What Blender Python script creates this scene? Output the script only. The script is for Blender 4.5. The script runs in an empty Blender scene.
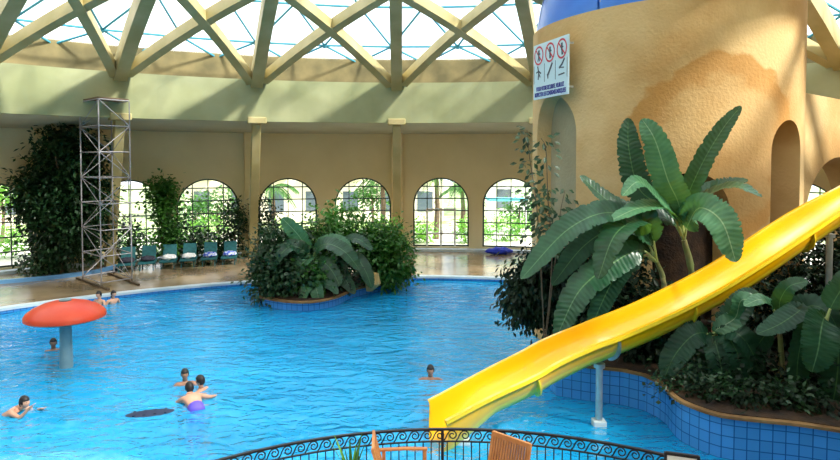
import bpy, math, random
from mathutils import Vector, Matrix, noise
R_ = random.Random(7)
PI = math.pi
rad = math.radians
sin, cos = math.sin, math.cos
COL = bpy.context.scene.collection

# ------------------------------------------------------------------ camera
F = 640.0; PITCH = rad(2.0); EYE = Vector((0, 0, 5.2)); HOR = 160.0
V0 = HOR + F*math.tan(PITCH)
cd = bpy.data.cameras.new('camera'); cam = bpy.data.objects.new('camera', cd); COL.objects.link(cam)
cam.location = EYE; cam.rotation_euler = (PI/2-PITCH, 0, 0)
cd.sensor_fit = 'HORIZONTAL'; cd.sensor_width = 36; cd.lens = 36*F/840
cd.shift_y = -(230-V0)/840; cd.clip_end = 500
bpy.context.scene.camera = cam

def ray(u, v):
    x = (u-420)/F; y = (V0-v)/F
    return Vector((x, cos(PITCH)+y*sin(PITCH), -sin(PITCH)+y*cos(PITCH)))
def at(u, v, Y):
    d = ray(u, v); return EYE + d*(Y/d.y)
def on(u, v, z=0.0):
    d = ray(u, v); return EYE + d*((z-EYE.z)/d.z)
def circ_delta(u, cx, cy, r, far=True):
    dx = (u-420)/F; a = dx*dx+1; b = -2*(dx*cx+cy); c = cx*cx+cy*cy-r*r
    Y = (-b + (1 if far else -1)*math.sqrt(b*b-4*a*c))/(2*a)
    return math.atan2(dx*Y-cx, Y-cy)

# ------------------------------------------------------------------ materials
def nt(name):
    m = bpy.data.materials.new(name); m.use_nodes = True
    n = m.node_tree; n.nodes.clear()
    return m, n
def node(n, t, **k):
    x = n.nodes.new(t)
    for a, b in k.items():
        if a in x.inputs.keys(): x.inputs[a].default_value = b
        else: setattr(x, a, b)
    return x
def rgba(c): return (c[0], c[1], c[2], 1)
def srgb(r, g, b):
    f = lambda c: (c/12.92 if c <= .04045 else ((c+.055)/1.055)**2.4)
    return (f(r/255), f(g/255), f(b/255))
def mat(name, c, c2=None, rough=.6, scale=3.0, bump=0.0, metal=0.0, spec=.5, coat=0.0, detail=5, bscale=None, ramp=(.35, .65), transl=0.0, emit=None, coords='Object'):
    m, n = nt(name); L = n.links
    out = node(n, 'ShaderNodeOutputMaterial'); p = node(n, 'ShaderNodeBsdfPrincipled')
    p.inputs['Roughness'].default_value = rough; p.inputs['Metallic'].default_value = metal
    p.inputs['Specular IOR Level'].default_value = spec; p.inputs['Coat Weight'].default_value = coat
    p.inputs['Base Color'].default_value = rgba(c)
    tc = node(n, 'ShaderNodeTexCoord')
    colsock = None
    if c2 is not None:
        nz = node(n, 'ShaderNodeTexNoise'); nz.inputs['Scale'].default_value = scale; nz.inputs['Detail'].default_value = detail
        L.new(tc.outputs[coords], nz.inputs['Vector'])
        cr = node(n, 'ShaderNodeValToRGB'); cr.color_ramp.elements[0].color = rgba(c); cr.color_ramp.elements[1].color = rgba(c2)
        cr.color_ramp.elements[0].position = ramp[0]; cr.color_ramp.elements[1].position = ramp[1]
        L.new(nz.outputs['Fac'], cr.inputs['Fac']); L.new(cr.outputs['Color'], p.inputs['Base Color']); colsock = cr.outputs['Color']
    if bump:
        nb = node(n, 'ShaderNodeTexNoise'); nb.inputs['Scale'].default_value = bscale or scale*6; nb.inputs['Detail'].default_value = 6
        L.new(tc.outputs[coords], nb.inputs['Vector'])
        b = node(n, 'ShaderNodeBump'); b.inputs['Strength'].default_value = bump; b.inputs['Distance'].default_value = .05
        L.new(nb.outputs['Fac'], b.inputs['Height']); L.new(b.outputs['Normal'], p.inputs['Normal'])
    if emit:
        p.inputs['Emission Color'].default_value = rgba(emit[0]); p.inputs['Emission Strength'].default_value = emit[1]
    if transl:
        t = node(n, 'ShaderNodeBsdfTranslucent'); t.inputs['Color'].default_value = rgba((min(1, c[0]*2.2), min(1, c[1]*2.2), c[2]*.9))
        mx = node(n, 'ShaderNodeMixShader'); mx.inputs[0].default_value = transl
        L.new(p.outputs[0], mx.inputs[1]); L.new(t.outputs[0], mx.inputs[2]); L.new(mx.outputs[0], out.inputs['Surface'])
    else: L.new(p.outputs[0], out.inputs['Surface'])
    return m

def tile_mat(name, c, grout, size=.2, rough=.25):
    m, n = nt(name); L = n.links
    out = node(n, 'ShaderNodeOutputMaterial'); p = node(n, 'ShaderNodeBsdfPrincipled'); p.inputs['Roughness'].default_value = rough
    uv = node(n, 'ShaderNodeUVMap'); br = node(n, 'ShaderNodeTexBrick'); br.offset = 0; br.squash = 1
    br.inputs['Scale'].default_value = 1/size; br.inputs['Brick Width'].default_value = 1; br.inputs['Row Height'].default_value = 1
    br.inputs['Mortar Size'].default_value = .05; br.inputs['Mortar Smooth'].default_value = .3
    br.inputs['Color1'].default_value = rgba(c); br.inputs['Color2'].default_value = rgba([k*.88 for k in c]); br.inputs['Mortar'].default_value = rgba(grout)
    L.new(uv.outputs[0], br.inputs['Vector']); L.new(br.outputs['Color'], p.inputs['Base Color']); L.new(p.outputs[0], out.inputs['Surface'])
    return m

def water_mat():
    m, n = nt('water'); L = n.links
    out = node(n, 'ShaderNodeOutputMaterial'); tr = node(n, 'ShaderNodeBsdfTransparent'); tr.inputs[0].default_value = (.82, .98, 1, 1)
    gl = node(n, 'ShaderNodeBsdfGlossy'); gl.inputs['Roughness'].default_value = .06; gl.inputs['Color'].default_value = (1, 1, 1, 1)
    tc = node(n, 'ShaderNodeTexCoord'); mp = node(n, 'ShaderNodeMapping'); mp.inputs['Scale'].default_value = (.8, 1.35, 1)
    L.new(tc.outputs['Object'], mp.inputs[0])
    n1 = node(n, 'ShaderNodeTexNoise'); n1.inputs['Scale'].default_value = 2.3; n1.inputs['Detail'].default_value = 3; n1.inputs['Distortion'].default_value = .8
    n2 = node(n, 'ShaderNodeTexNoise'); n2.inputs['Scale'].default_value = .45; n2.inputs['Detail'].default_value = 1
    L.new(mp.outputs[0], n1.inputs[0]); L.new(mp.outputs[0], n2.inputs[0])
    ad = node(n, 'ShaderNodeMath', operation='ADD'); L.new(n1.outputs['Fac'], ad.inputs[0]); L.new(n2.outputs['Fac'], ad.inputs[1])
    b = node(n, 'ShaderNodeBump'); b.inputs['Strength'].default_value = 1.0; b.inputs['Distance'].default_value = .13
    L.new(ad.outputs[0], b.inputs['Height'])
    fr = node(n, 'ShaderNodeFresnel'); fr.inputs['IOR'].default_value = 1.33
    L.new(b.outputs[0], fr.inputs['Normal']); L.new(b.outputs[0], gl.inputs['Normal'])
    df = node(n, 'ShaderNodeBsdfDiffuse'); df.inputs[0].default_value = (.015, .50, 1.0, 1)
    m0 = node(n, 'ShaderNodeMixShader'); m0.inputs[0].default_value = .52; L.new(tr.outputs[0], m0.inputs[1]); L.new(df.outputs[0], m0.inputs[2])
    mx = node(n, 'ShaderNodeMixShader'); L.new(fr.outputs[0], mx.inputs[0]); L.new(m0.outputs[0], mx.inputs[1]); L.new(gl.outputs[0], mx.inputs[2])
    L.new(mx.outputs[0], out.inputs['Surface'])
    return m
def glass_mat(name, tint=(.93, .97, 1), refl=.06, rough=.02, milky=0.0):
    m, n = nt(name); L = n.links
    out = node(n, 'ShaderNodeOutputMaterial'); tr = node(n, 'ShaderNodeBsdfTransparent'); tr.inputs[0].default_value = rgba(tint)
    gl = node(n, 'ShaderNodeBsdfGlossy'); gl.inputs['Roughness'].default_value = rough
    mx = node(n, 'ShaderNodeMixShader'); mx.inputs[0].default_value = refl
    L.new(tr.outputs[0], mx.inputs[1]); L.new(gl.outputs[0], mx.inputs[2])
    s = mx.outputs[0]
    if milky:
        d = node(n, 'ShaderNodeBsdfTranslucent'); d.inputs[0].default_value = (.9, .95, 1, 1)
        m2 = node(n, 'ShaderNodeMixShader'); m2.inputs[0].default_value = milky; L.new(s, m2.inputs[1]); L.new(d.outputs[0], m2.inputs[2]); s = m2.outputs[0]
    L.new(s, out.inputs['Surface']); return m
def banana_mat(name, c, c2, rib, transl=.16):
    m, n = nt(name); L = n.links
    out = node(n, 'ShaderNodeOutputMaterial'); p = node(n, 'ShaderNodeBsdfPrincipled'); p.inputs['Roughness'].default_value = .33
    uv = node(n, 'ShaderNodeUVMap'); sp = node(n, 'ShaderNodeSeparateXYZ'); L.new(uv.outputs[0], sp.inputs[0])
    ab = node(n, 'ShaderNodeMath', operation='ABSOLUTE'); L.new(sp.outputs[0], ab.inputs[0])
    wv = node(n, 'ShaderNodeMath', operation='MULTIPLY_ADD'); L.new(ab.outputs[0], wv.inputs[0]); wv.inputs[1].default_value = -.12; L.new(sp.outputs[1], wv.inputs[2])
    ml = node(n, 'ShaderNodeMath', operation='MULTIPLY'); L.new(wv.outputs[0], ml.inputs[0]); ml.inputs[1].default_value = 62
    sn = node(n, 'ShaderNodeMath', operation='SINE'); L.new(ml.outputs[0], sn.inputs[0])
    nz = node(n, 'ShaderNodeTexNoise'); nz.inputs['Scale'].default_value = 4; tc = node(n, 'ShaderNodeTexCoord'); L.new(tc.outputs['Object'], nz.inputs[0])
    f = node(n, 'ShaderNodeMath', operation='MULTIPLY_ADD'); L.new(sn.outputs[0], f.inputs[0]); f.inputs[1].default_value = .07; L.new(nz.outputs[0], f.inputs[2])
    cr = node(n, 'ShaderNodeValToRGB'); cr.color_ramp.elements[0].color = rgba(c); cr.color_ramp.elements[1].color = rgba(c2)
    cr.color_ramp.elements[0].position = .3; cr.color_ramp.elements[1].position = .75; L.new(f.outputs[0], cr.inputs[0])
    lt = node(n, 'ShaderNodeMath', operation='LESS_THAN'); L.new(ab.outputs[0], lt.inputs[0]); lt.inputs[1].default_value = .035
    mc = node(n, 'ShaderNodeMix', data_type='RGBA'); L.new(lt.outputs[0], mc.inputs[0]); L.new(cr.outputs[0], mc.inputs[6]); mc.inputs[7].default_value = rgba(rib)
    L.new(mc.outputs[2], p.inputs['Base Color'])
    b = node(n, 'ShaderNodeBump'); b.inputs['Strength'].default_value = .14; b.inputs['Distance'].default_value = .02
    L.new(sn.outputs[0], b.inputs['Height']); L.new(b.outputs[0], p.inputs['Normal'])
    if transl < .1: p.inputs['Roughness'].default_value = .5; p.inputs['Specular IOR Level'].default_value = .25
    t = node(n, 'ShaderNodeBsdfTranslucent'); t.inputs[0].default_value = (.22, .5, .06, 1)
    mx = node(n, 'ShaderNodeMixShader'); mx.inputs[0].default_value = transl
    L.new(p.outputs[0], mx.inputs[1]); L.new(t.outputs[0], mx.inputs[2]); L.new(mx.outputs[0], out.inputs[0])
    return m

M = dict(
    wall=mat('wall_plaster', (.80, .68, .40), (.86, .74, .46), .85, .6, .05),
    pil=mat('pilaster_paint', (.80, .64, .32), (.85, .70, .40), .7, 1, .03),
    fascia=mat('concrete_band', (.28, .30, .15), (.38, .39, .22), .8, .5, .08, detail=8),
    soffit=mat('soffit', (.50, .49, .34), (.56, .54, .38), .8, .6),
    gutter=mat('stained_upstand', (.13, .11, .05), (.25, .20, .09), .85, .9, .05, detail=8),
    rib=mat('rib_paint', (.42, .35, .15), (.55, .46, .23), .6, .8, .05, detail=7),
    blue_bar=mat('blue_steel', (.05, .30, .42), rough=.4, metal=.2),
    frame=mat('green_window_metal', (.012, .035, .035), rough=.4),
    white=mat('white_paint', (.8, .8, .8), rough=.4),
    deck=mat('wet_stone_deck', (.19, .13, .07), (.42, .31, .19), .2, .45, .08, detail=8, spec=.7, bscale=3),
    coping=mat('coping', (.62, .70, .74), (.5, .62, .70), .4, 2),
    tile=tile_mat('blue_pool_tile', (.06, .30, .72), (.015, .10, .32), .2),
    floorpool=mat('pool_floor', (.02, .55, .95), (.05, .62, .98), .6, .25, detail=2),
    shelf=mat('pale_turquoise_shelf', (.55, .95, .98), (.65, .97, 1.0), .6, .3),
    stucco=mat('ochre_stucco', (.54, .31, .11), (.75, .52, .25), .9, .45, .35, detail=9, bscale=13, ramp=(.36, .6)),
    stucco_in=mat('ochre_stucco_inner', (.52, .32, .13), (.62, .42, .20), .9, .6, .5, detail=8, bscale=8),
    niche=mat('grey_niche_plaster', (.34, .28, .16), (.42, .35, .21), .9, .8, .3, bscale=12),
    yellow=mat('yellow_fibreglass', (.95, .47, .0), (.98, .54, .004), .3, .5, coat=.5),
    yellow_out=mat('yellow_fibreglass_outer', (.98, .68, .02), (.88, .62, .03), .35, 1.2, coat=.2),
    blue_pl=mat('blue_plastic', (.03, .18, .80), (.06, .26, .88), .3, .8),
    red=mat('red_fibreglass', (.80, .05, .015), (.88, .10, .03), .4, 1.5),
    grey_post=mat('grey_painted_post', (.16, .28, .33), (.22, .34, .38), .45, 3),
    steel=mat('galvanised_steel', (.48, .50, .50), (.6, .62, .62), .35, 5, metal=.8),
    scaffold=mat('scaffold_tube', (.40, .38, .40), (.28, .27, .30), .5, 4, metal=.3),
    iron=mat('black_wrought_iron', (.012, .012, .018), rough=.4, metal=.3),
    teak=mat('teak', (.42, .16, .05), (.60, .26, .09), .5, 6, .1),
    cushion=mat('salmon_cushion', (.72, .33, .20), (.62, .26, .16), .9, 4),
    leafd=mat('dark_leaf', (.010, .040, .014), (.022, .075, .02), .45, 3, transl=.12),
    leafx=mat('shaded_leaf', (.003, .013, .005), (.008, .030, .010), .55, 3, transl=.06, spec=.25),  # darker leaf copy: shade at the tower foot put into the colour
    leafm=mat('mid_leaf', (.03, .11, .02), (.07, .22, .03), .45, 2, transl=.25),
    leafb=mat('bright_leaf', (.10, .28, .03), (.20, .42, .05), .5, 2, transl=.3),
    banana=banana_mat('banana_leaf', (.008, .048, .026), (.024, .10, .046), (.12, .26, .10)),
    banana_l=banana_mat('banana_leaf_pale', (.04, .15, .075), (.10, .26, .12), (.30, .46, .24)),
    banana_d=banana_mat('banana_leaf_shaded', (.005, .032, .018), (.013, .06, .03), (.06, .14, .05), .08),  # darker copy of the banana leaf, with shade put into its colour
    stem=mat('banana_stem', (.16, .20, .06), (.26, .22, .10), .6, 4, .1),
    petiole=mat('petiole', (.34, .46, .14), (.42, .50, .20), .5, 4),
    bark=mat('bark', (.10, .07, .04), (.16, .11, .07), .9, 8, .4),
    soil=mat('soil_and_core_shade', (.02, .012, .008), (.07, .035, .015), .95, 3, .5),
    rim=mat('brown_plaster_rim', (.18, .09, .03), (.34, .19, .07), .8, 2, .3),
    rock=mat('golden_rock', (.70, .45, .16), (.50, .33, .14), .8, 2, .6),
    skin=mat('skin', (.55, .28, .18), (.62, .34, .23), .5, 6),
    skin2=mat('skin_tan', (.36, .17, .10), (.42, .21, .13), .5, 6),
    hair=mat('black_hair', (.008, .006, .006), rough=.5),
    eye=mat('eye_dark', (.01, .008, .008), rough=.2),
    lip=mat('lips', (.40, .12, .10), rough=.5),
    purple=mat('purple_swim_shorts', (.12, .08, .60), rough=.6),
    navy=mat('navy_swimsuit', (.01, .02, .06), rough=.6),
    teal=mat('teal_lounger_fabric', (.004, .085, .10), (.008, .12, .14), .7, 8),
    towel=mat('white_towel', (.75, .75, .78), rough=.9, bump=.3),
    bluecloth=mat('bright_blue_sheet', (.01, .04, .62), rough=.6, bump=.2),
    bluetowel=mat('blue_patterned_towel', (.03, .08, .55), (.6, .65, .8), .9, 9, ramp=(.5, .55)),
    darktowel=mat('dark_towel', (.03, .03, .05), rough=.9),
    signw=mat('sign_white', (.62, .82, .92), rough=.35),
    signr=mat('sign_red', (.62, .015, .06), rough=.4),
    signb=mat('sign_blue', (.02, .03, .30), rough=.4),
    signk=mat('sign_black', (.02, .05, .10), rough=.4),
    lawn=mat('lawn', (.22, .36, .08), (.60, .62, .40), .9, .8),
    paving=mat('pale_paving', (.70, .66, .58), (.62, .58, .50), .8, .6),
    bld=mat('building_wall', (.80, .72, .60), (.86, .78, .66), .85, .3),
    bldw=mat('building_white', (.80, .80, .78), rough=.8),
    dkglass=mat('dark_window_glass', (.10, .13, .17), rough=.1, spec=.8),
    turq=mat('turquoise_awning', (.10, .55, .62), rough=.6),
    water=water_mat(), glass=glass_mat('window_glass', refl=.05), dglass=glass_mat('dome_glazing', (.94, .98, 1), .04, .05, .24),
)

def light_edge(m, c, r, col):   # arched light boundary painted into the plaster colour as a darker rim
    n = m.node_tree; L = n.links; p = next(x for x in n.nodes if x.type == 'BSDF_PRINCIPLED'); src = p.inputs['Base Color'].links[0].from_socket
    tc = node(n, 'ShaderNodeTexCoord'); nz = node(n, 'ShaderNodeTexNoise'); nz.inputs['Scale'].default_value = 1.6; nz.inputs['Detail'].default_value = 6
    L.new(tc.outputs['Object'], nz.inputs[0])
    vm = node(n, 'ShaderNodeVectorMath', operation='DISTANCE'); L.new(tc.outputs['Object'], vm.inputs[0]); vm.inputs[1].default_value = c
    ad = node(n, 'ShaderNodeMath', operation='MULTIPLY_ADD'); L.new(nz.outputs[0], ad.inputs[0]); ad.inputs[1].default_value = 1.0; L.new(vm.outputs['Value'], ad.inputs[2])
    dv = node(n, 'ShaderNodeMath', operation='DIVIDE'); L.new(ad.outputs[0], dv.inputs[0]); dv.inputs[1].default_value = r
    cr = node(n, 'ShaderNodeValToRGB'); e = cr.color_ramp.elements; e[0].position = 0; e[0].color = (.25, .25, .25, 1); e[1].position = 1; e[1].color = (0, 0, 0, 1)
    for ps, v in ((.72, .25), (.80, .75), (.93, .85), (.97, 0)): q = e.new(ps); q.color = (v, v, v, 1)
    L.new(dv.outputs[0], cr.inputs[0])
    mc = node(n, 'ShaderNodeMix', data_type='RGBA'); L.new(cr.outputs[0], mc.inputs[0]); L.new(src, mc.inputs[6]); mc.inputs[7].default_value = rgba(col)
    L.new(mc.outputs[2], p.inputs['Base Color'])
light_edge(M['stucco'], at(728, 150, 15.2), 2.9, (.52, .25, .06))

# ------------------------------------------------------------------ mesh builder
class MB:
    def __init__(s): s.v = []; s.f = []; s.uv = []
    def face(s, idx, uv=None): s.f.append(tuple(idx)); s.uv.append(uv)
    def add(s, vs, fs, uvs=None):
        o = len(s.v); s.v += [tuple(p) for p in vs]
        for i, f in enumerate(fs): s.face([o+k for k in f], uvs[i] if uvs else None)
    def hexa(s, b, t):   # two quads bottom/top (ccw from above)
        s.add(list(b)+list(t), [(3, 2, 1, 0), (4, 5, 6, 7), (0, 1, 5, 4), (1, 2, 6, 5), (2, 3, 7, 6), (3, 0, 4, 7)])
    def box(s, c, sz, rot=None):
        c = Vector(c); h = [k/2 for k in sz]; m = rot if rot is not None else Matrix.Identity(3)
        P = [c + m @ Vector((x*h[0], y*h[1], z*h[2])) for z in (-1, 1) for x, y in ((-1, -1), (1, -1), (1, 1), (-1, 1))]
        s.hexa(P[:4], P[4:])
    def sweep(s, pts, prof, ref=None, closed=False, caps=True):
        """prof: list of (a,b) in frame (side,up)"""
        pts = [Vector(p) for p in pts]; n = len(pts); k = 0; rings = []
        for i, p in enumerate(pts):
            a = pts[(i-1) % n] if closed or i > 0 else pts[0]; b = pts[(i+1) % n] if closed or i < n-1 else pts[-1]
            t = (b-a); t = t.normalized() if t.length > 1e-9 else Vector((0, 0, 1))
            r = ref[i] if isinstance(ref, list) else (ref if ref is not None else Vector((0, 0, 1)))
            r = Vector(r)
            if abs(t.dot(r.normalized())) > .98: r = Vector((0.02, 1, 0))
            sd = t.cross(r).normalized(); up = sd.cross(t).normalized()
            pr = prof(i/(n-1)) if callable(prof) else prof
            rings.append([p+sd*q[0]+up*q[1] for q in pr]); k = len(pr)
        vs = [q for rg in rings for q in rg]; fs = []
        for i in range(n if closed else n-1):
            j = (i+1) % n
            for m in range(k): fs.append((i*k+m, i*k+(m+1) % k, j*k+(m+1) % k, j*k+m))
        if caps and not closed: fs.append(tuple(range(k-1, -1, -1))); fs.append(tuple((n-1)*k+m for m in range(k)))
        s.add(vs, fs)
    def tube(s, pts, r, seg=8, closed=False):
        if callable(r): pr = lambda t: [(r(t)*cos(2*PI*m/seg), r(t)*sin(2*PI*m/seg)) for m in range(seg)]
        else: pr = [(r*cos(2*PI*m/seg), r*sin(2*PI*m/seg)) for m in range(seg)]
        s.sweep(pts, pr, None, closed)
    def beam(s, pts, w, h, ref=None):
        s.sweep(pts, [(-w/2, -h/2), (w/2, -h/2), (w/2, h/2), (-w/2, h/2)], ref)
    def lathe(s, c, prof, seg=32):
        c = Vector(c); vs = []; fs = []
        for r, z in prof:
            for k in range(seg): a = 2*PI*k/seg; vs.append(c+Vector((r*cos(a), r*sin(a), z)))
        for i in range(len(prof)-1):
            for k in range(seg): fs.append((i*seg+k, i*seg+(k+1) % seg, (i+1)*seg+(k+1) % seg, (i+1)*seg+k))
        fs.append(tuple(range(seg-1, -1, -1))); fs.append(tuple((len(prof)-1)*seg+k for k in range(seg)))
        s.add(vs, fs)
    def ball(s, c, r, seg=12, rings=8):
        c = Vector(c); r = (r, r, r) if not isinstance(r, (tuple, list)) else r
        s.lathe((0, 0, 0), [(0, 0)], 3) if False else None
        vs = [c+Vector((0, 0, -r[2]))]; fs = []
        for i in range(1, rings):
            ph = PI*i/rings
            for k in range(seg): a = 2*PI*k/seg; vs.append(c+Vector((r[0]*sin(ph)*cos(a), r[1]*sin(ph)*sin(a), -r[2]*cos(ph))))
        vs.append(c+Vector((0, 0, r[2]))); N = len(vs)-1
        for k in range(seg): fs.append((0, 1+(k+1) % seg, 1+k))
        for i in range(rings-2):
            for k in range(seg): a = 1+i*seg; fs.append((a+k, a+(k+1) % seg, a+seg+(k+1) % seg, a+seg+k))
        for k in range(seg): a = 1+(rings-2)*seg; fs.append((a+k, a+(k+1) % seg, N))
        s.add(vs, fs)
    def prism(s, poly, z0, z1, uvwall=False):
        n = len(poly); vs = [(p[0], p[1], z0) for p in poly]+[(p[0], p[1], z1) for p in poly]
        fs = [tuple(range(n-1, -1, -1)), tuple(range(n, 2*n))]; uv = [None, None]; acc = 0
        for i in range(n):
            j = (i+1) % n; l = math.dist(poly[i][:2], poly[j][:2])
            fs.append((i, j, n+j, n+i)); uv.append([(acc, z0), (acc+l, z0), (acc+l, z1), (acc, z1)]); acc += l
        s.add(vs, fs, uv)
    def build(s, name, m, parent=None, smooth=False, label=None, bevel=0, origin=None):
        me = bpy.data.meshes.new(name); o3 = Vector(origin) if origin is not None else None
        vs = s.v if o3 is None else [(p[0]-o3.x, p[1]-o3.y, p[2]-o3.z) for p in s.v]
        me.from_pydata(vs, [], s.f); me.materials.append(m)
        if any(u is not None for u in s.uv):
            L = me.uv_layers.new(name='UVMap'); i = 0
            for f, u in zip(s.f, s.uv):
                for k in range(len(f)): L.data[i].uv = u[k] if u else (0, 0); i += 1
        if smooth:
            for p in me.polygons: p.use_smooth = True
            if smooth != 'full': me.set_sharp_from_angle(angle=rad(40))
        ob = bpy.data.objects.new(name, me); COL.objects.link(ob)
        if o3 is not None: ob.location = o3
        if parent is not None:
            ob.parent = parent
            if o3 is None: ob.matrix_parent_inverse = Matrix.Translation(parent.location).inverted() @ Matrix.Identity(4) if False else Matrix.Identity(4)
        if bevel:
            b = ob.modifiers.new('bevel', 'BEVEL'); b.width = bevel; b.segments = 2; b.limit_method = 'ANGLE'
        if label: ob['label'] = label
        return ob

def tag(o, label, cat, group=None, kind=None):
    o['label'] = label; o['category'] = cat
    if group: o['group'] = group
    if kind: o['kind'] = kind
    return o
def thing(name, label, cat, loc=(0, 0, 0), rz=0, group=None):
    o = bpy.data.objects.new(name, None); COL.objects.link(o); o.empty_display_size = .2
    o.location = loc; o.rotation_euler = (0, 0, rz); tag(o, label, cat, group); return o
def struct(o, label=None):
    o['kind'] = 'structure'
    if label: o['label'] = label
    return o
def reparent(ch, pa):   # world-built mesh under an Empty that sits at its base
    ch.parent = pa; ch.matrix_parent_inverse = (Matrix.Translation(pa.location) @ pa.rotation_euler.to_matrix().to_4x4()).inverted()
    return ch
def copy_tree(o, parent=None):
    c = o.copy(); COL.objects.link(c)
    if parent is not None: c.parent = parent
    for ch in o.children: copy_tree(ch, c)
    return c
def catmull(P, n=8):
    P = [Vector(p) for p in P]; Q = [P[0]*2-P[1]]+P+[P[-1]*2-P[-2]]; out = []
    for i in range(1, len(Q)-2):
        a, b, c, d = Q[i-1:i+3]
        for k in range(n):
            t = k/n; out.append(.5*((2*b)+(c-a)*t+(2*a-5*b+4*c-d)*t*t+(3*b-3*c+d-a)*t**3))
    out.append(P[-1]); return out

def area(P): return sum(P[i][0]*P[(i+1) % len(P)][1]-P[(i+1) % len(P)][0]*P[i][1] for i in range(len(P)))
# ------------------------------------------------------------------ hall geometry
HX, HY = -.4, 8.8; RW = 26.8; DECK = .15
def pol(r, d, z=0, cx=HX, cy=HY): return Vector((cx+r*sin(d), cy+r*cos(d), z))

def cyl_wall(mb, cx, cy, r0, r1, a0, a1, z0, z1, ops=(), step=rad(1.5), z1f=None):
    """ops: (angle, half_angle, sill, spring, rise)"""
    cuts = {a0, a1}
    n = max(2, int((a1-a0)/step))
    for i in range(n+1): cuts.add(a0+(a1-a0)*i/n)
    for o in ops:
        for k in range(25):
            cuts.add(o[0]+o[1]*cos(PI*k/24))
    A = sorted(c for c in cuts if a0-1e-6 <= c <= a1+1e-6)
    B = [A[0]]
    for a in A[1:]:
        if a-B[-1] > 1e-5: B.append(a)
    def inop(m):
        for o in ops:
            if abs(m-o[0]) < o[1]: return o
    def arch(a, o):
        t = min(1, abs(a-o[0])/o[1]); return o[3]+o[4]*math.sqrt(max(0, 1-t*t))
    zt = lambda a: z1f(a) if z1f else z1
    def quad(a, b, zla, zlb, zha, zhb, ends):
        P = lambda r, x, z: (cx+r*sin(x), cy+r*cos(x), z)
        v = [P(r0, a, zla), P(r0, b, zlb), P(r1, b, zlb), P(r1, a, zla), P(r0, a, zha), P(r0, b, zhb), P(r1, b, zhb), P(r1, a, zha)]
        la, lb = a*r0, b*r0
        f = [(0, 1, 5, 4), (2, 3, 7, 6), (0, 3, 2, 1), (4, 5, 6, 7)]; u = [[(la, zla), (lb, zlb), (lb, zhb), (la, zha)], [(lb, zlb), (la, zla), (la, zha), (lb, zhb)], None, None]
        if ends[0]: f.append((3, 0, 4, 7)); u.append(None)
        if ends[1]: f.append((1, 2, 6, 5)); u.append(None)
        mb.add(v, f, u)
    mids = [inop((B[i]+B[i+1])/2) for i in range(len(B)-1)]
    for i in range(len(B)-1):
        a, b = B[i], B[i+1]; o = mids[i]
        pe = (i == 0 or mids[i-1] is not o, i == len(mids)-1 or mids[i+1] is not o)
        if o is None: quad(a, b, z0, z0, zt(a), zt(b), pe)
        else:
            if o[2] > z0: quad(a, b, z0, z0, o[2], o[2], (False, False))
            quad(a, b, arch(a, o), arch(b, o), zt(a), zt(b), (False, False))

wd = lambda u: circ_delta(u, HX, HY, RW)
ribs_px = [-45, 105, 250, 397, 546]
rib_a = [wd(u) for u in ribs_px]
st = rad(15.6)
rib_a = [rib_a[0]-st*2, rib_a[0]-st] + rib_a
while rib_a[-1] < rib_a[0]+2*PI-1.5*st: rib_a.append(rib_a[-1]+st)
win_px = [(-12, 3.4), (129, 3.1), (208, 3.1), (288, 3.1), (363, 3.1), (441, 3.1), (511, 3.1), (600, 3.1), (690, 3.1), (800, 3.1)]
HW = 1.55; SILL = .38; SPR = 2.72
SP = lambda: (SILL, SPR, HW)
wins = [(wd(u), (w/2)/RW) for u, w in win_px]
mb = MB(); cyl_wall(mb, HX, HY, RW, RW+.35, rad(-75), rad(75), -.1, 7.05, [(a, h, SILL, SPR, 1.5) for a, h in wins])
wl = struct(mb.build('wall_far', M['wall']))
mb = MB(); cyl_wall(mb, HX, HY, RW, RW+.35, rad(75), rad(285), -.1, 7.05); struct(mb.build('wall_near', M['wall']))
# pilasters on the wall
for a in rib_a[:8]:
    m2 = MB(); c = pol(RW-.18, a, 3.6); rot = Matrix.Rotation(-a, 3, 'Z'); m2.box(c, (.62, .36, 6.9), rot)
    m2.box(pol(RW-.3, a, .55), (1.0, .7, .8), rot)
    m2.build('pilaster', M['pil'], wl, label='yellow pilaster', bevel=.02)
mb = MB(); cyl_wall(mb, HX, HY, RW-.55, RW-.02, rad(-75), rad(75), .0, .30); struct(mb.build('baseboard_far', M['coping']))
# soffit, fascia, upstand
RF = 22.0; ZB = 6.98; ZT = 8.9
mb = MB(); n = 160
for i in range(n):
    a, b = 2*PI*i/n, 2*PI*(i+1)/n
    mb.add([pol(RF+.3, a, ZB), pol(RF+.3, b, ZB), pol(RW+.2, b, 6.62), pol(RW+.2, a, 6.62), pol(RF+.3, a, ZB+.25), pol(RF+.3, b, ZB+.25), pol(RW+.2, b, 7.0), pol(RW+.2, a, 7.0)],
           [(0, 1, 2, 3), (7, 6, 5, 4)])
struct(mb.build('trim_1', M['soffit'], smooth=True), 'sloping soffit between wall and concrete ring beam')
mb = MB(); cyl_wall(mb, HX, HY, RF, RF+.45, 0, 2*PI, ZB, ZT, step=rad(2.5)); struct(mb.build('trim_2', M['fascia'], smooth=True), 'deep concrete ring beam under the dome')
mb = MB(); cyl_wall(mb, HX, HY, 23.7, 24.0, 0, 2*PI, ZT-.2, 10.3, step=rad(2.5)); struct(mb.build('trim_3', M['gutter'], smooth=True), 'stained upstand behind the ring beam')
mb = MB()
for i in range(n):
    a, b = 2*PI*i/n, 2*PI*(i+1)/n
    mb.add([pol(RF, a, ZT), pol(RF, b, ZT), pol(24, b, ZT), pol(24, a, ZT)], [(3, 2, 1, 0)])
struct(mb.build('trim_4', M['gutter']), 'ledge on top of the ring beam')

S = 57.0
def zr(r): return ZT + math.sqrt(S*S-r*r) - math.sqrt(S*S-RF*RF)
def zg(r): return zr(r) + 2.1
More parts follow.
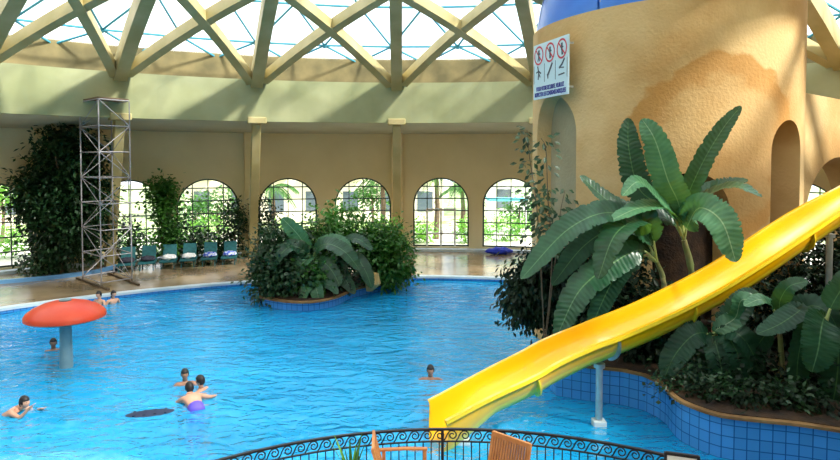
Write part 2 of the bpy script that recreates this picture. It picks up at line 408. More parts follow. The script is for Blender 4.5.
# glazing
ce = MB(); rings = [23.85, 22.5, 19.5, 16.5, 13.5, 10.5, 7.5, 4.5, 1.5]; NA = 44
an = [rib_a[2]+2*PI*k/NA for k in range(NA)]
def gn(j, k): return pol(rings[j], rib_a[4]+2*PI*(k+.5*(j % 2)+.5)/NA, zg(rings[j]))
segs = []
for j in range(len(rings)-1):
    for k in range(NA):
        if j % 2 == 0: t1 = (gn(j, k), gn(j, k+1), gn(j+1, k)); t2 = (gn(j, k+1), gn(j+1, k+1), gn(j+1, k))
        else: t1 = (gn(j, k), gn(j, k+1), gn(j+1, k+1)); t2 = (gn(j, k), gn(j+1, k+1), gn(j+1, k))
        ce.add(t1, [(0, 1, 2)]); ce.add(t2, [(0, 1, 2)])
        if j < 6:
            segs += [(t2[1], t2[2])] if j % 2 == 0 else [(t2[1], t2[2])]
            if j % 2 == 0: segs += [(gn(j, k), gn(j+1, k)), (gn(j, k+1), gn(j+1, k))]
            else: segs += [(gn(j, k), gn(j+1, k)), (gn(j, k), gn(j+1, k+1))]
ceil = struct(ce.build('ceiling', M['dglass']))
bars = MB()
for a, b in segs: bars.tube([a-Vector((0, 0, .1)), b-Vector((0, 0, .1))], .055, 5)
bars.build('glazing_bars', M['blue_bar'], ceil, label='blue steel glazing bars')
nd = MB()
for j in range(6):
    for k in range(NA): nd.ball(gn(j, k)-Vector((0, 0, .12)), .13, 6, 4)
nd.build('node_joints', M['blue_bar'], ceil)
def sn(r, a):   # normal of the dome at r,a
    return Vector((sin(a)*r/S, cos(a)*r/S, math.sqrt(1-(r/S)**2)))
for i, a in enumerate(rib_a):
    m2 = MB(); P = [pol(r, a, zr(r)) for r in (22.3, 21, 19, 17, 15, 12.5, 10, 7, 4, 1.5)]
    m2.sweep(P, lambda t: [(-(.26-.05*t), -.35), ((.26-.05*t), -.35), ((.26-.05*t), .35), (-(.26-.05*t), .35)], [sn(20, a)]*len(P))
    m2.build('rib', M['rib'], ceil)
    b = rib_a[i+1] if i < len(rib_a)-1 else rib_a[0]+2*PI
    for (r0_, r1_, off) in ((21.9, 14.5, .05), (14.5, 8.5, 0)):
      for sgn in (0, 1):
        x0, x1 = (a, b) if sgn == 0 else (b, a)
        q0 = pol(r0_, x0+(x1-x0)*off, 0); q1 = pol(r1_, x1, 0); P = []; N = []
        for k in range(9):
            t = k/8; p = q0.lerp(q1, t); r = math.hypot(p.x-HX, p.y-HY); aa = math.atan2(p.x-HX, p.y-HY)
            P.append(pol(r, aa, zr(r)-.02-.06*sgn)); N.append(sn(r, aa))
        m2 = MB(); m2.beam(P, .36, .46, N); m2.build('diagonal_beam', M['rib'], ceil)
m2 = MB(); m2.tube([pol(14.5, 2*PI*k/40, zr(14.5)) for k in range(40)], .25, 6, True); m2.build('ring_purlin', M['rib'], ceil)
m2 = MB(); m2.tube([pol(3, 2*PI*k/24, zr(3)) for k in range(24)], .3, 6, True); m2.build('crown_ring', M['rib'], ceil)
# leaning columns
for i, a, what in ((1, rib_a[3], 'behind the scaffold tower'), (2, rib_a[4], 'left of the two windows above the planted island'), (3, rib_a[5], 'just left of the glazed garden door'), (4, rib_a[6], 'nearest the sign, partly behind the ochre tower')):
    t = thing('leaning_column', 'slim cream concrete column leaning inward, '+what, 'column', pol(RW-1.0, a, DECK), 0, 'leaning columns along the window wall')
    m2 = MB(); m2.sweep([pol(RW-1.0, a, DECK), pol(RF+.35, a, ZB)], [(-.2, -.25), (.2, -.25), (.2, .25), (-.2, .25)], pol(1, a, 0, 0, 0))
    reparent(m2.build('shaft', M['rib'], bevel=.03), t)
    m2 = MB(); m2.box(pol(RF+.25, a, ZB+.05), (.85, .7, .3), Matrix.Rotation(-a, 3, 'Z')); reparent(m2.build('capital', M['rib'], bevel=.04), t)

# windows
def arch_h(x, hw): return SPR+1.5*math.sqrt(max(0, 1-(x/hw)**2))
for i, ((a, h), (u, w)) in enumerate(zip(wins, win_px)):
    hw = w/2; org = pol(RW+.15, a, 0); X = Vector((cos(a), -sin(a), 0))
    Pt = lambda x, z: org+X*x+Vector((0, 0, z))
    m2 = MB(); out = [Pt(-hw+.03, SILL)]+[Pt(-(hw-.03)*cos(PI*k/24), SPR+1.47*sin(PI*k/24)) for k in range(25)]+[Pt(hw-.03, SILL)]
    ref = pol(1, a, 0, 0, 0)
    m2.sweep(out, [(-.045, -.06), (.045, -.06), (.045, .06), (-.045, .06)], ref)
    m2.beam([Pt(-hw, SILL+.03), Pt(hw, SILL+.03)], .1, .08, ref)
    isdoor = (u == 441)
    for q in (-.5, 0, .5):
        z0 = 2.35 if (isdoor and q == 0) else SILL
        m2.beam([Pt(q*hw, z0), Pt(q*hw, arch_h(q*hw, hw))], .05, .06, ref)
    for k in range(1, 6):
        z = SILL+.67*k; x = hw if z < SPR else hw*math.sqrt(max(0, 1-((z-SPR)/1.5)**2))
        if isdoor and z < 2.3: m2.beam([Pt(-x, z), Pt(-.5*hw, z)], .06, .05, ref); m2.beam([Pt(.5*hw, z), Pt(x, z)], .06, .05, ref)
        else: m2.beam([Pt(-x, z), Pt(x, z)], .06, .05, ref)
    o = struct(m2.build('window_%d' % (i+1), M['frame']))
    m2 = MB(); poly = [Pt(-hw, SILL)]+[Pt(-hw*cos(PI*k/24), SPR+1.5*sin(PI*k/24)) for k in range(25)]+[Pt(hw, SILL)]
    m2.add(poly, [tuple(range(len(poly)))]); m2.build('pane', M['glass'], o)
    if isdoor:
        d = MB(); W = .5*hw
        for x in (-W, 0, W): d.beam([Pt(x, .15)-ref*.1, Pt(x, 2.5)-ref*.1], .1, .1, ref)
        for z in (.2, 1.1, 2.46): d.beam([Pt(-W, z)-ref*.1, Pt(W, z)-ref*.1], .08, .1, ref)
        do = struct(d.build('door_1', M['white']))
        d = MB(); d.tube([Pt(.08, 1.0)-ref*.2, Pt(.08, 1.3)-ref*.2], .02, 6); d.build('door_handle', M['steel'], do)

# ------------------------------------------------------------------ pool, deck
RP = 18.7
mb = MB(); n = 160
TC = (0.35, 3.26); TR = 4.62
for i in range(n):
    a, b = 2*PI*i/n, 2*PI*(i+1)/n
    mb.add([pol(RP, a, DECK), pol(RP, b, DECK), pol(RW+.3, b, DECK), pol(RW+.3, a, DECK)], [(3, 2, 1, 0)])
struct(mb.build('floor', M['deck']))
mb = MB(); cyl_wall(mb, HX, HY, RP, RP+.05, 0, 2*PI, -1.4, DECK, step=rad(2)); struct(mb.build('wall_pool', M['tile'], smooth=True))
mb = MB(); cyl_wall(mb, HX, HY, RP-.04, RP+.32, 0, 2*PI, DECK-.05, DECK+.035, step=rad(2)); struct(mb.build('trim_5', M['coping'], smooth=True), 'pale coping along the pool edge')
mb = MB(); mb.add([pol(RP+.02, 2*PI*i/n, -1.3) for i in range(n)], [tuple(range(n-1, -1, -1))]); struct(mb.build('floor_pool', M['floorpool']))
mb = MB(); mb.add([pol(RP, 2*PI*i/n, 0) for i in range(n)], [tuple(range(n-1, -1, -1))])
w = mb.build('pool_water', M['water']); tag(w, 'rippled bright blue water filling the round indoor pool', 'water', kind='stuff')
for p in w.data.polygons:
    if p.normal.z < 0: p.flip()
w.data.update()

# paler shallow shelf near the terrace
sh = [(-12, 2), (-10.5, 9.5), (-7.5, 12.2), (-4.5, 11.6), (-2.2, 10.2), (-.5, 9.6), (1.2, 9.2), (1.2, 2)]
sh = catmull([Vector((a, b, 0)) for a, b in sh], 4); sh = [(p.x, p.y) for p in sh]; sh = sh if area(sh) > 0 else sh[::-1]
mb = MB(); mb.prism(sh, -1.3, -.45); struct(mb.build('floor_shelf', M['shelf']))

# terrace
mb = MB(); poly = [(TC[0]+TR*cos(rad(t)), TC[1]+TR*sin(rad(t))) for t in range(-5, 186, 5)]+[(-TR-.5, -9), (TR+1.2, -9)]
FT = 1.15
mb.prism(poly, -1.3, FT); struct(mb.build('floor_terrace', M['deck']))

# added out-of-view slab and parapet on the right, shading the planter side
gp = [(4.5, 4.0), (10.8, 13.2), (15, 13.2), (15, -4), (4.5, -4)]; gp = gp if area(gp) > 0 else gp[::-1]
mb = MB(); mb.prism(gp, 3.2, 3.6); struct(mb.build('floor_shade_slab', M['fascia']))
mb = MB(); mb.beam([(4.6, 4.2, 4.1), (10.9, 13.1, 4.1), (15, 13.1, 4.1)], .2, 1.0); struct(mb.build('wall_shade_parapet', M['fascia']))
for x, y in ((11.2, 12.6), (14, 12.6), (11, 5)):
    mb = MB(); mb.lathe((x, y, -1.3), [(.22, 0), (.22, 4.5)], 16); gc = mb.build('shade_slab_column', M['rib'], origin=(x, y, -1.3)); tag(gc, 'round cream column carrying the added shading slab', 'column', 'columns of the added shading slab')

# ------------------------------------------------------------------ railing
RR = 4.4; FL = .965
def rp(t, z, r=RR): return Vector((TC[0]+r*sin(t), TC[1]+r*cos(t), z))
rl = thing('iron_railing', 'curved black wrought iron railing with running scroll band around the terrace', 'railing', rp(0, FT))
A0, A1 = rad(-50), rad(56)
def arcp(z, n=70): return [rp(A0+(A1-A0)*k/n, z) for k in range(n+1)]
for z, w_, h_, nm in ((FL+.97, .04, .022, 'top_rail'), (FL+.82, .025, .014, 'middle_rail'), (FL+.24, .03, .02, 'bottom_rail')):
    m2 = MB(); m2.beam(arcp(z), w_, h_); reparent(m2.build(nm, M['iron']), rl)
dt = .098/RR; k = 0; t = A0
while t <= A1:
    m2 = MB(); m2.tube([rp(t, FL+.24), rp(t, FL+.83)], .0075, 5)
    reparent(m2.build('baluster', M['iron']), rl); t += dt
dt = .152/RR; t = A0+dt*.5
while t <= A1:
    m2 = MB(); P2 = [(-.098, .83), (-.075, .86), (-.056, .905)]
    for q in range(24):
        s_ = q/23; th = rad(150)-s_*rad(480); r_ = .058-.040*s_
        P2.append((r_*cos(th)+.008, .896+r_*sin(th)*1.05))
    m2.tube([rp(t+p[0]/RR, FL+p[1]) for p in P2], .0085, 5)
    reparent(m2.build('scroll', M['iron']), rl); t += dt
for t in (A0, rad(-1), A1):
    m2 = MB(); m2.tube([rp(t, FT), rp(t, FL+.98)], .018, 8); reparent(m2.build('post', M['iron']), rl)

# ------------------------------------------------------------------ ochre tower
TX, TY, TRr = 7.13, 19.1, 3.72
tdl = lambda u: circ_delta(u, TX, TY, TRr, far=False)
def zt_(a): return 9.2+.24*sin(a)
def opn(u0, u1, zsill, ztop):
    a0, a1 = tdl(u0), tdl(u1)
    if a0 < 0: a0 += 2*PI
    if a1 < 0: a1 += 2*PI
    ha = abs(a1-a0)/2; rise = min(1.1, ha*TRr*1.1)
    return ((a0+a1)/2, ha, zsill, ztop-rise, rise)
ops = [opn(537, 576, .2, 7.0), opn(652, 731, .3, 4.9), opn(771, 800, .8, 6.2)]
mb = MB(); cyl_wall(mb, TX, TY, TRr, TRr-.75, 0, 2*PI, -.1, 9.1, ops, step=rad(3), z1f=zt_)
tw = thing('stucco_tower', 'massive round ochre stucco tower with arched niches carrying the blue slide tub', 'tower', (TX, TY, 0))
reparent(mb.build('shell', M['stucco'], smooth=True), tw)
mb = MB(); mb.lathe((TX, TY, 0), [(1.7, -.1), (1.7, 8.7)], 48); reparent(mb.build('shade_core', M['soil'], smooth=True), tw)  # dark soil colour here paints the shade inside the tower openings
mb = MB(); mb.lathe((TX, TY, 0), [(TRr-.1, 8.55), (TRr-.1, 8.75)], 48); reparent(mb.build('platform', M['stucco_in']), tw)
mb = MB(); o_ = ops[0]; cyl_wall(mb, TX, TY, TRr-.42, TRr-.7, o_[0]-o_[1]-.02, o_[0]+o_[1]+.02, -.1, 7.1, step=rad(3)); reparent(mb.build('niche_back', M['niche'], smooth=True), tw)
# blue tub on top
tub = thing('blue_slide_tub', 'blue plastic slide start tub on top of the ochre tower', 'slide tub', (TX, TY, 8.8))
def tubwall(a0, a1, r, z0, z1, nm):
    m2 = MB(); P = []
    n_ = 30
    for i in range(n_):
        a, b = a0+(a1-a0)*i/n_, a0+(a1-a0)*(i+1)/n_
        rr = [(r+.16, z0), (r+.02, z0+.12), (r-.1, (z0+z1)/2), (r-.35, z1), (r-.27, z1+.05), (r-.0, (z0+z1)/2), (r+.12, z0+.14), (r+.16, z0+.08)]
        for k in range(len(rr)):
            p, q = rr[k], rr[(k+1) % len(rr)]
            m2.add([pol(p[0], a, p[1], TX, TY), pol(p[0], b, p[1], TX, TY), pol(q[0], b, q[1], TX, TY), pol(q[0], a, q[1], TX, TY)], [(0, 1, 2, 3)])
    return reparent(m2.build(nm, M['blue_pl'], smooth=True), tub)
al = tdl(545)+2*PI if tdl(545) < 0 else tdl(545)
for k in range(8): tubwall(2*PI*k/8+.01, 2*PI*(k+1)/8-.01, 3.52, 8.85, 10.6, 'tub_panel')
m2 = MB(); m2.tube([pol(3.1, al-.2+x*.25, 10.35+.05*x, TX, TY) for x in range(6)], .12, 8); reparent(m2.build('tub_rail', M['blue_pl'], smooth=True), tub)

# annex wall right of the tower
pA = Vector((10.9, 19.3, 0)); pB = Vector((19, 25.5, 0)); dr = (pB-pA).normalized(); nr = Vector((dr.y, -dr.x, 0)); Ln = (pB-pA).length
mb = MB(); cA = 4.4; hwA = 2.7; sprA = 3.1; rsA = 2.2
xs = sorted({0, Ln}|{cA+hwA*cos(PI*k/20) for k in range(21)})
def zlow(x):
    for c_ in (cA,):
        if abs(x-c_) < hwA+1e-6: return sprA+rsA*math.sqrt(max(0, 1-((x-c_)/hwA)**2))
    return None
for i in range(len(xs)-1):
    x0, x1 = xs[i], xs[i+1]; mid = (x0+x1)/2
    inside = any(abs(mid-c_) < hwA for c_ in (cA,))
    l0, l1 = (zlow(x0) or sprA, zlow(x1) or sprA) if inside else (0, 0)
    t0, t1 = 7.35-.02*x0, 7.35-.02*x1
    b = [pA+dr*x0+Vector((0, 0, l0)), pA+dr*x1+Vector((0, 0, l1)), pA+dr*x1-nr*1.1+Vector((0, 0, l1)), pA+dr*x0-nr*1.1+Vector((0, 0, l0))]
    t_ = [Vector((p.x, p.y, z)) for p, z in zip(b, (t0, t1, t1, t0))]
    mb.hexa(b, t_)
o = mb.build('stucco_arcade', M['stucco'], origin=pA); tag(o, 'lower ochre stucco wall with round arches right of the tower', 'arcade wall')

# planter on the right
PZ = .75
edge = [on(536, 352, 0), on(556, 362, 0), on(600, 378, 0), on(640, 390, 0), on(660, 398, 0)]
pts = [(3.9, 17.4), (3.3, 16.2), (2.9, 14.8), (3.0, 13.95), (3.6, 13.65), (4.3, 13.4), (4.65, 13.1), (4.8, 12.75)]
q = catmull([on(667, 385, PZ+.04), on(676, 395, PZ+.04), on(690, 403, PZ+.04), on(720, 413, PZ+.04), on(760, 418, PZ+.04), on(800, 422, PZ+.04), on(840, 428, PZ+.04), on(900, 437, PZ+.04)], 3)
poly = [Vector((a, b, 0)) for a, b in pts]+q+[Vector((11.5, 9.6, 0)), Vector((15.5, 10.0, 0)), Vector((16, 22, 0)), Vector((8, 22.6, 0)), Vector((4, 21.5, 0))]
poly = [(p.x, p.y) for p in poly]; poly = poly[::-1]
if area(poly) < 0: poly = poly[::-1]
mb = MB(); mb.prism(poly, -1.3, PZ); pl = mb.build('tiled_planter', M['tile']); tag(pl, 'blue tiled planter wall curving around the tower foot', 'planter')
mb = MB(); P3 = [Vector((p[0], p[1], PZ+.01)) for p in poly]; mb.beam(P3+[P3[0]], .16, .05); reparent(mb.build('rim', M['rim']), pl)
c_ = Vector((sum(p[0] for p in poly)/len(poly), sum(p[1] for p in poly)/len(poly)))
mb = MB(); mb.prism([(c_.x+(p[0]-c_.x)*.98, c_.y+(p[1]-c_.y)*.98) for p in poly], PZ, PZ+.05); mb.build('soil', M['soil'], pl)

# ------------------------------------------------------------------ yellow slide
sl = thing('yellow_water_slide', 'long yellow open water slide dropping from the right into the pool', 'water slide', (1, 11.5, 0))
NR = [(446, 423, 11.05), (489.6, 400, 11.3), (534, 379, 11.55), (560, 364.5, 11.7), (589.6, 350, 11.85), (614, 341, 12.0), (640, 330.5, 12.2), (689.6, 307.4, 12.5), (740, 280, 12.9), (789.6, 247.4, 13.2), (840, 214, 13.6), (900, 172, 14.0), (960, 132, 14.4)]
FR = [(427.3, 404.9), (510.4, 360), (520, 356.5), (541, 343.5), (588, 325), (640, 304), (690, 279.6), (720, 261.5), (742, 247), (781, 221), (810, 203), (840, 190.5), (900, 160), (960, 125)]
NP = catmull([at(*p) for p in NR], 8); HN = .50; SW = .44; BP = []; FH = []
def proj(p):
    q = p-EYE; yy = q.y*cos(PITCH)-q.z*sin(PITCH); return 420+F*q.x/yy, V0-F*(q.z*cos(PITCH)+q.y*sin(PITCH))/yy
def fline(u):
    for (a, b), (c, d) in zip(FR, FR[1:]):
        if u <= c or c == FR[-1][0]: return b+(d-b)*(u-a)/(c-a)
for i, p in enumerate(NP):
    tg = (NP[min(i+1, len(NP)-1)]-NP[max(0, i-1)]).normalized(); sd = tg.cross(Vector((0, 0, 1))).normalized(); up = sd.cross(tg)
    b = p-sd*SW-up*HN; BP.append(b); h = .4
    while h < 1.3:
        u, v = proj(b-sd*SW+up*h)
        if v <= fline(u): break
        h += .01
    FH.append(h)
FH = [sum(FH[max(0, i-3):i+4])/len(FH[max(0, i-3):i+4]) for i in range(len(FH))]
0 and print('slide far rim heights', [round(h, 2) for h in FH[::8]], [tuple(round(c, 2) for c in p) for p in BP[::16]])
def sprof(t):     # side positive = toward viewer (t x up)
    hf = FH[min(len(FH)-1, int(round(t*(len(BP)-1))))]; hn = HN; w = SW; th = .035; ex = .34*max(0, 1-t/.09)
    out = [(w*(1 if k < 7 else .86)*math.sin((-1+2*k/14)*PI/2), (hf if k < 7 else hn)*(1-math.cos((-1+2*k/14)*PI/2))**.8-(ex*math.cos((-1+2*k/14)*PI/2) if ex else 0)) for k in range(15)]
    inn = [(w*.93*math.sin((-1+2*k/14)*PI/2), z+th) for k, (x, z) in enumerate(out)]
    lip_f = [(-w-.05, out[0][1]+.03), (-w-.05, out[0][1]+.06), (-w+.02, out[0][1]+.06)]
    lip_n = [(w-.02, out[-1][1]+.06), (w+.06, out[-1][1]+.06), (w+.06, out[-1][1]-.01)]
    return out, inn, lip_f, lip_n
def slide_mesh(i0, i1, which):
    m2 = MB(); n_ = len(BP)-1; rows = []
    for i in range(i0, i1+1):
        t = i/n_; p = BP[i]; a = BP[max(0, i-1)]; b = BP[min(n_, i+1)]
        tg = (b-a).normalized(); sd = tg.cross(Vector((0, 0, 1))).normalized(); up = sd.cross(tg)
        out, inn, lf, ln = sprof(t)
        pr = (inn[::1]+ln) if which == 'in' else (lf+out)
        if which == 'in': pr = [lf[1]]+[lf[2]]+inn+[ln[0], ln[1]]
        else: pr = [lf[1], lf[0]]+out+[ln[2], ln[1]]
        cut = .42*max(0, 1-t/.075); zt_m = max(z for x, z in pr)
        rows.append([p+sd*x+up*z-tg*cut*min(1, max(0, 1-(z+.34*max(0, 1-t/.09))/(.55+.3*(x < 0)))) for x, z in pr])
    k = len(rows[0]); vs = [v for r in rows for v in r]
    fs = [(i*k+m, i*k+m+1, (i+1)*k+m+1, (i+1)*k+m) for i in range(len(rows)-1) for m in range(k-1)]
    m2.add(vs, fs); return m2, rows
n_ = len(BP)-1; cuts = [0, 17, 42, 57, 76, n_]
for a, b in zip(cuts, cuts[1:]):
    mi, _ = slide_mesh(a, b, 'in'); ch = reparent(mi.build('trough', M['yellow'], smooth=True), sl)
    mo, rows = slide_mesh(a, b, 'out'); reparent(mo.build('underside', M['yellow_out'], smooth=True), sl)
    # flange at the end of each section
    for idx in (() if a == 0 else (0,)):
        i = a; p = BP[i]; tg = (BP[min(n_, i+1)]-BP[max(0, i-1)]).normalized(); sd = tg.cross(Vector((0, 0, 1))).normalized(); up = sd.cross(tg)
        out, inn, lf, ln = sprof(i/n_); m2 = MB(); vs = []
        for x, z in out:
            vs.append(p+sd*x+up*z-tg*.02); vs.append(p+sd*x*1.14+up*(z-.07)-tg*.02); vs.append(p+sd*x*1.14+up*(z-.07)+tg*.02); vs.append(p+sd*x+up*z+tg*.02)
        fs = []
        for m in range(len(out)-1):
            for q_ in range(4): fs.append((m*4+q_, m*4+(q_+1) % 4, (m+1)*4+(q_+1) % 4, (m+1)*4+q_))
        m2.add(vs, fs); reparent(m2.build('joint_flange', M['yellow_out' if i not in (42,) else 'steel'], smooth=True), sl)
def slide_post(idx, r=.068, foot=True):
    p = BP[idx]; m2 = MB(); zb = -1.3 if foot else PZ
    m2.tube([(p.x, p.y, zb), (p.x, p.y, p.z-.06)], r, 14); m2.lathe((p.x, p.y, p.z-.12), [(r*1.6, 0), (r*1.6, .08)], 14)
    po = reparent(m2.build('support_post', M['steel'], smooth=True), sl)
    if foot:
        m3 = MB(); m3.box((p.x, p.y, -.60), (.25, .25, 1.4)); reparent(m3.build('post_footing', M['coping'], bevel=.02), sl)
slide_post(38); slide_post(3, .05); slide_post(65, foot=False); slide_post(80, foot=False)

# ------------------------------------------------------------------ warning sign
def board_basis(pl, pr):
    x = (pr-pl); x.z = 0; return x.normalized()
pl_ = at(533.5, 46, 18.35); pr_ = at(568, 34, 16.55)
xb = board_basis(pl_, pr_); wB = (pr_.xy-pl_.xy).length; zb1 = (pl_.z+pr_.z)/2; hB = 1.53
nb = Vector((xb.y, -xb.x, 0))
ang = math.atan2(xb.y, xb.x)
sg = thing('warning_sign', 'white safety sign with red prohibition rings on the tower', 'sign', (pl_.x, pl_.y, zb1-hB), ang)
def S2(mb_, nm, m_, label=None):
    o = mb_.build(nm, m_, None, label=label); o.parent = sg; return o
m2 = MB(); m2.box((wB/2, .03, hB/2), (wB, .04, hB)); S2(m2, 'board', M['signw'])
for x in (.12, wB-.12):
    for z in (.2, hB-.2): m2 = MB(); m2.box((x, .13, z), (.05, .2, .05)); S2(m2, 'bracket', M['steel'])
cw = wB/3
def blob(m_, pts, w_):   # flat strokes on the board
    for a, b in zip(pts, pts[1:]):
        a = Vector((a[0], 0, a[1])); b = Vector((b[0], 0, b[1])); d = (b-a); L_ = d.length+w_*.6
        rot = Matrix.Rotation(-math.atan2(d.z, d.x), 3, 'Y'); c = (a+b)/2; m_.box((c.x, .004, c.z), (L_, .008, w_), rot)
for k in range(3):
    cx = cw*(k+.5); cz = hB*.79
    m2 = MB(); N_ = 36; vs = []
    for i in range(N_):
        t = 2*PI*i/N_
        for r_ in (.265, .215): vs.append((cx+r_*cos(t), .002, cz+r_*sin(t)))
    m2.add(vs, [(2*i, 2*((i+1) % N_), 2*((i+1) % N_)+1, 2*i+1) for i in range(N_)])
    blob(m2, [(cx-.15, cz+.15), (cx+.15, cz-.15)], .035)
    S2(m2, 'prohibition_ring', M['signr'])
    m2 = MB(); blob(m2, [(cx, cz+.13), (cx, cz-.02)], .07); blob(m2, [(cx-.07, cz+.05), (cx+.07, cz+.04)], .03); blob(m2, [(cx, cz-.02), (cx-.05+.03*k, cz-.15)], .035); blob(m2, [(cx, cz-.02), (cx+.05, cz-.15)], .035)
    S2(m2, 'crossed_figure', M['signk'])
    cz = hB*.475; m2 = MB()
    if k == 0: blob(m2, [(cx-.06, cz+.18), (cx, cz), (cx-.03, cz-.17)], .045); blob(m2, [(cx-.13, cz+.02), (cx, cz+.05), (cx+.12, cz-.02)], .035); blob(m2, [(cx, cz), (cx+.08, cz-.12)], .03)
    if k == 1: blob(m2, [(cx-.12, cz-.12), (cx-.03, cz-.02), (cx+.12, cz+.17)], .06); blob(m2, [(cx-.1, cz-.2), (cx-.13, cz-.1)], .04)
    if k == 2: blob(m2, [(cx-.12, cz+.0), (cx+.02, cz+.08), (cx+.13, cz+.2)], .05); blob(m2, [(cx-.1, cz+.0), (cx+.1, cz-.02)], .03); blob(m2, [(cx-.15, cz-.19), (cx+.13, cz-.17)], .035)
    S2(m2, 'pictogram', M['signk'])
m2 = MB()
for k in range(4): x = .04+(wB-.08)*k/3; blob(m2, [(x, hB*.29), (x, hB*.62)], .008)
S2(m2, 'panel_line', M['signk'])
for txt, z in (('POUR VOTRE SECURITE, VEUILLEZ', .225), ('RESPECTER LES CONSIGNES INDIQUEES', .065)):
    cu = bpy.data.curves.new('lettering', 'FONT'); cu.body = txt; cu.size = .17; cu.extrude = .004; cu.offset = .004; cu.align_x = 'LEFT'
    to = bpy.data.objects.new('tmp', cu); COL.objects.link(to); bpy.context.view_layer.update()
    me = bpy.data.meshes.new_from_object(to.evaluated_get(bpy.context.evaluated_depsgraph_get())); bpy.data.objects.remove(to)
    x0 = min(v.co.x for v in me.vertices); x1 = max(v.co.x for v in me.vertices)
    wid = wB*(.80 if 'POUR' in txt else .9); sx = wid/(x1-x0)
    for v in me.vertices: v.co = Vector(((v.co.x-x0)*sx+(wB-wid)/2, .004-v.co.z, v.co.y*.95+z))
    me.materials.clear(); me.materials.append(M['signb']); o = bpy.data.objects.new('lettering', me); COL.objects.link(o); o.parent = sg

# ------------------------------------------------------------------ mushroom fountain
pm = on(66.5, 367, 0); mh = thing('mushroom_fountain', 'red mushroom shaped water fountain on a grey post in the pool', 'fountain', (pm.x, pm.y, -1.3))
m2 = MB(); m2.lathe((0, 0, 0), [(.28, 0), (.17, .15), (.155, 1.3), (.13, 2.6), (.14, 2.72)], 20); m2.build('post', M['grey_post'], mh, True)
m2 = MB(); zc = 5.2-154*pm.y/F+1.3
prof = [(.12, -.02), (.65, -.10), (.87, -.14), (.925, -.11), (.925, -.03), (.88, .04), (.75, .14), (.56, .23), (.35, .285), (.15, .31), (.01, .315)]
m2.lathe((0, 0, zc), prof, 40); cp = m2.build('cap', M['red'], mh, True)
m2 = MB(); m2.lathe((0, 0, zc+.30), [(.14, 0), (.14, .04), (.05, .06)], 16); m2.build('cap_nozzle', M['grey_post'], cp)

# ------------------------------------------------------------------ scaffold tower
cor = [on(83, 281, DECK), on(101.5, 288, DECK), on(132, 283, DECK), on(114, 276, DECK)]
sc = thing('scaffold_tower', 'tall galvanised scaffold tower on the deck before the dark ficus', 'scaffold', (cor[1].x, cor[1].y, DECK))
HT = 7.35; lev = [.35+1.035*k for k in range(8)]
for c in cor:
    m2 = MB(); m2.tube([(c.x, c.y, DECK+.1), (c.x, c.y, HT+.2)], .026, 7); reparent(m2.build('upright', M['scaffold'], smooth=True), sc)
    m2 = MB(); m2.lathe((c.x, c.y, DECK), [(.09, 0), (.09, .02), (.03, .03), (.025, .2)], 10); reparent(m2.build('base_jack', M['bark']), sc)
for z in lev:
    for i in range(4):
        a, b = cor[i], cor[(i+1) % 4]; m2 = MB(); m2.tube([(a.x, a.y, z), (b.x, b.y, z)], .02, 6); reparent(m2.build('ledger', M['scaffold'], smooth=True), sc)
for k in range(7):
    for i in range(4):
        a, b = cor[i], cor[(i+1) % 4]
        if (k+i) % 2: a, b = b, a
        m2 = MB(); m2.tube([(a.x, a.y, lev[k]), (b.x, b.y, lev[k+1])], .015, 6); reparent(m2.build('brace', M['scaffold'], smooth=True), sc)
m2 = MB()
a, b, c, d = [Vector((p.x, p.y, 0)) for p in cor]
for k in range(3):
    f0, f1 = k/3+.02, (k+1)/3-.02
    P = [a.lerp(b, f0), a.lerp(b, f1), d.lerp(c, f1), d.lerp(c, f0)]; m2.hexa([(p.x, p.y, lev[-1]+.04) for p in P], [(p.x, p.y, lev[-1]+.09) for p in P])
reparent(m2.build('deck_board', M['bark']), sc)
for (p, q_) in ((cor[0], cor[1]), (cor[3], cor[2])):
    m2 = MB(); dd = (q_-p)*.35; m2.beam([p-dd+Vector((0, 0, .04)), q_+dd+Vector((0, 0, .04))], .1, .07); reparent(m2.build('foot_beam', M['bark']), sc)

# ------------------------------------------------------------------ foliage
def leaf_quad(m_, p, d, n, L, W):
    d = d.normalized(); s = d.cross(n)
    if s.length < 1e-4: s = d.cross(Vector((.3, .5, .8)))
    s.normalize(); u = s.cross(d)
    m_.add([p, p+d*L*.5+s*W*.5+u*L*.06, p+d*L, p+d*L*.5-s*W*.5+u*L*.06], [(0, 1, 2, 3)])
def foliage(c, rx, ry, rz, n, L, W, droop=.4, rnd=None, shape='ball', clumps=None, hollow=.25):
    rnd = rnd or R_; m_ = MB(); c = Vector(c); clumps = clumps or max(6, n//22)
    seed = rnd.random()*50
    for k in range(clumps):
        while True:
            v = Vector((rnd.uniform(-1, 1), rnd.uniform(-1, 1), rnd.uniform(-1, 1)))
            if hollow < v.length <= 1: break
        bumpy = 1+.28*noise.noise(v.normalized()*2.2+Vector((seed, 0, 0)))
        if shape == 'cone': t = (v.z+1)/2; f = 1-.45*t; v = Vector((v.x*f, v.y*f, v.z))
        p = c+Vector((v.x*rx, v.y*ry, v.z*rz))*bumpy
        outd = Vector((v.x, v.y, v.z*.6)).normalized()
        for q in range(n//clumps):
            o = Vector((rnd.gauss(0, 1), rnd.gauss(0, 1), rnd.gauss(0, 1)))*L*1.25
            d = outd*.7+Vector((rnd.gauss(0, .6), rnd.gauss(0, .6), rnd.gauss(0, .5)-droop))
            leaf_quad(m_, p+o, d, Vector((rnd.gauss(0, .5), rnd.gauss(0, .5), 1)), L*rnd.uniform(.7, 1.3), W*rnd.uniform(.7, 1.3))
    return m_
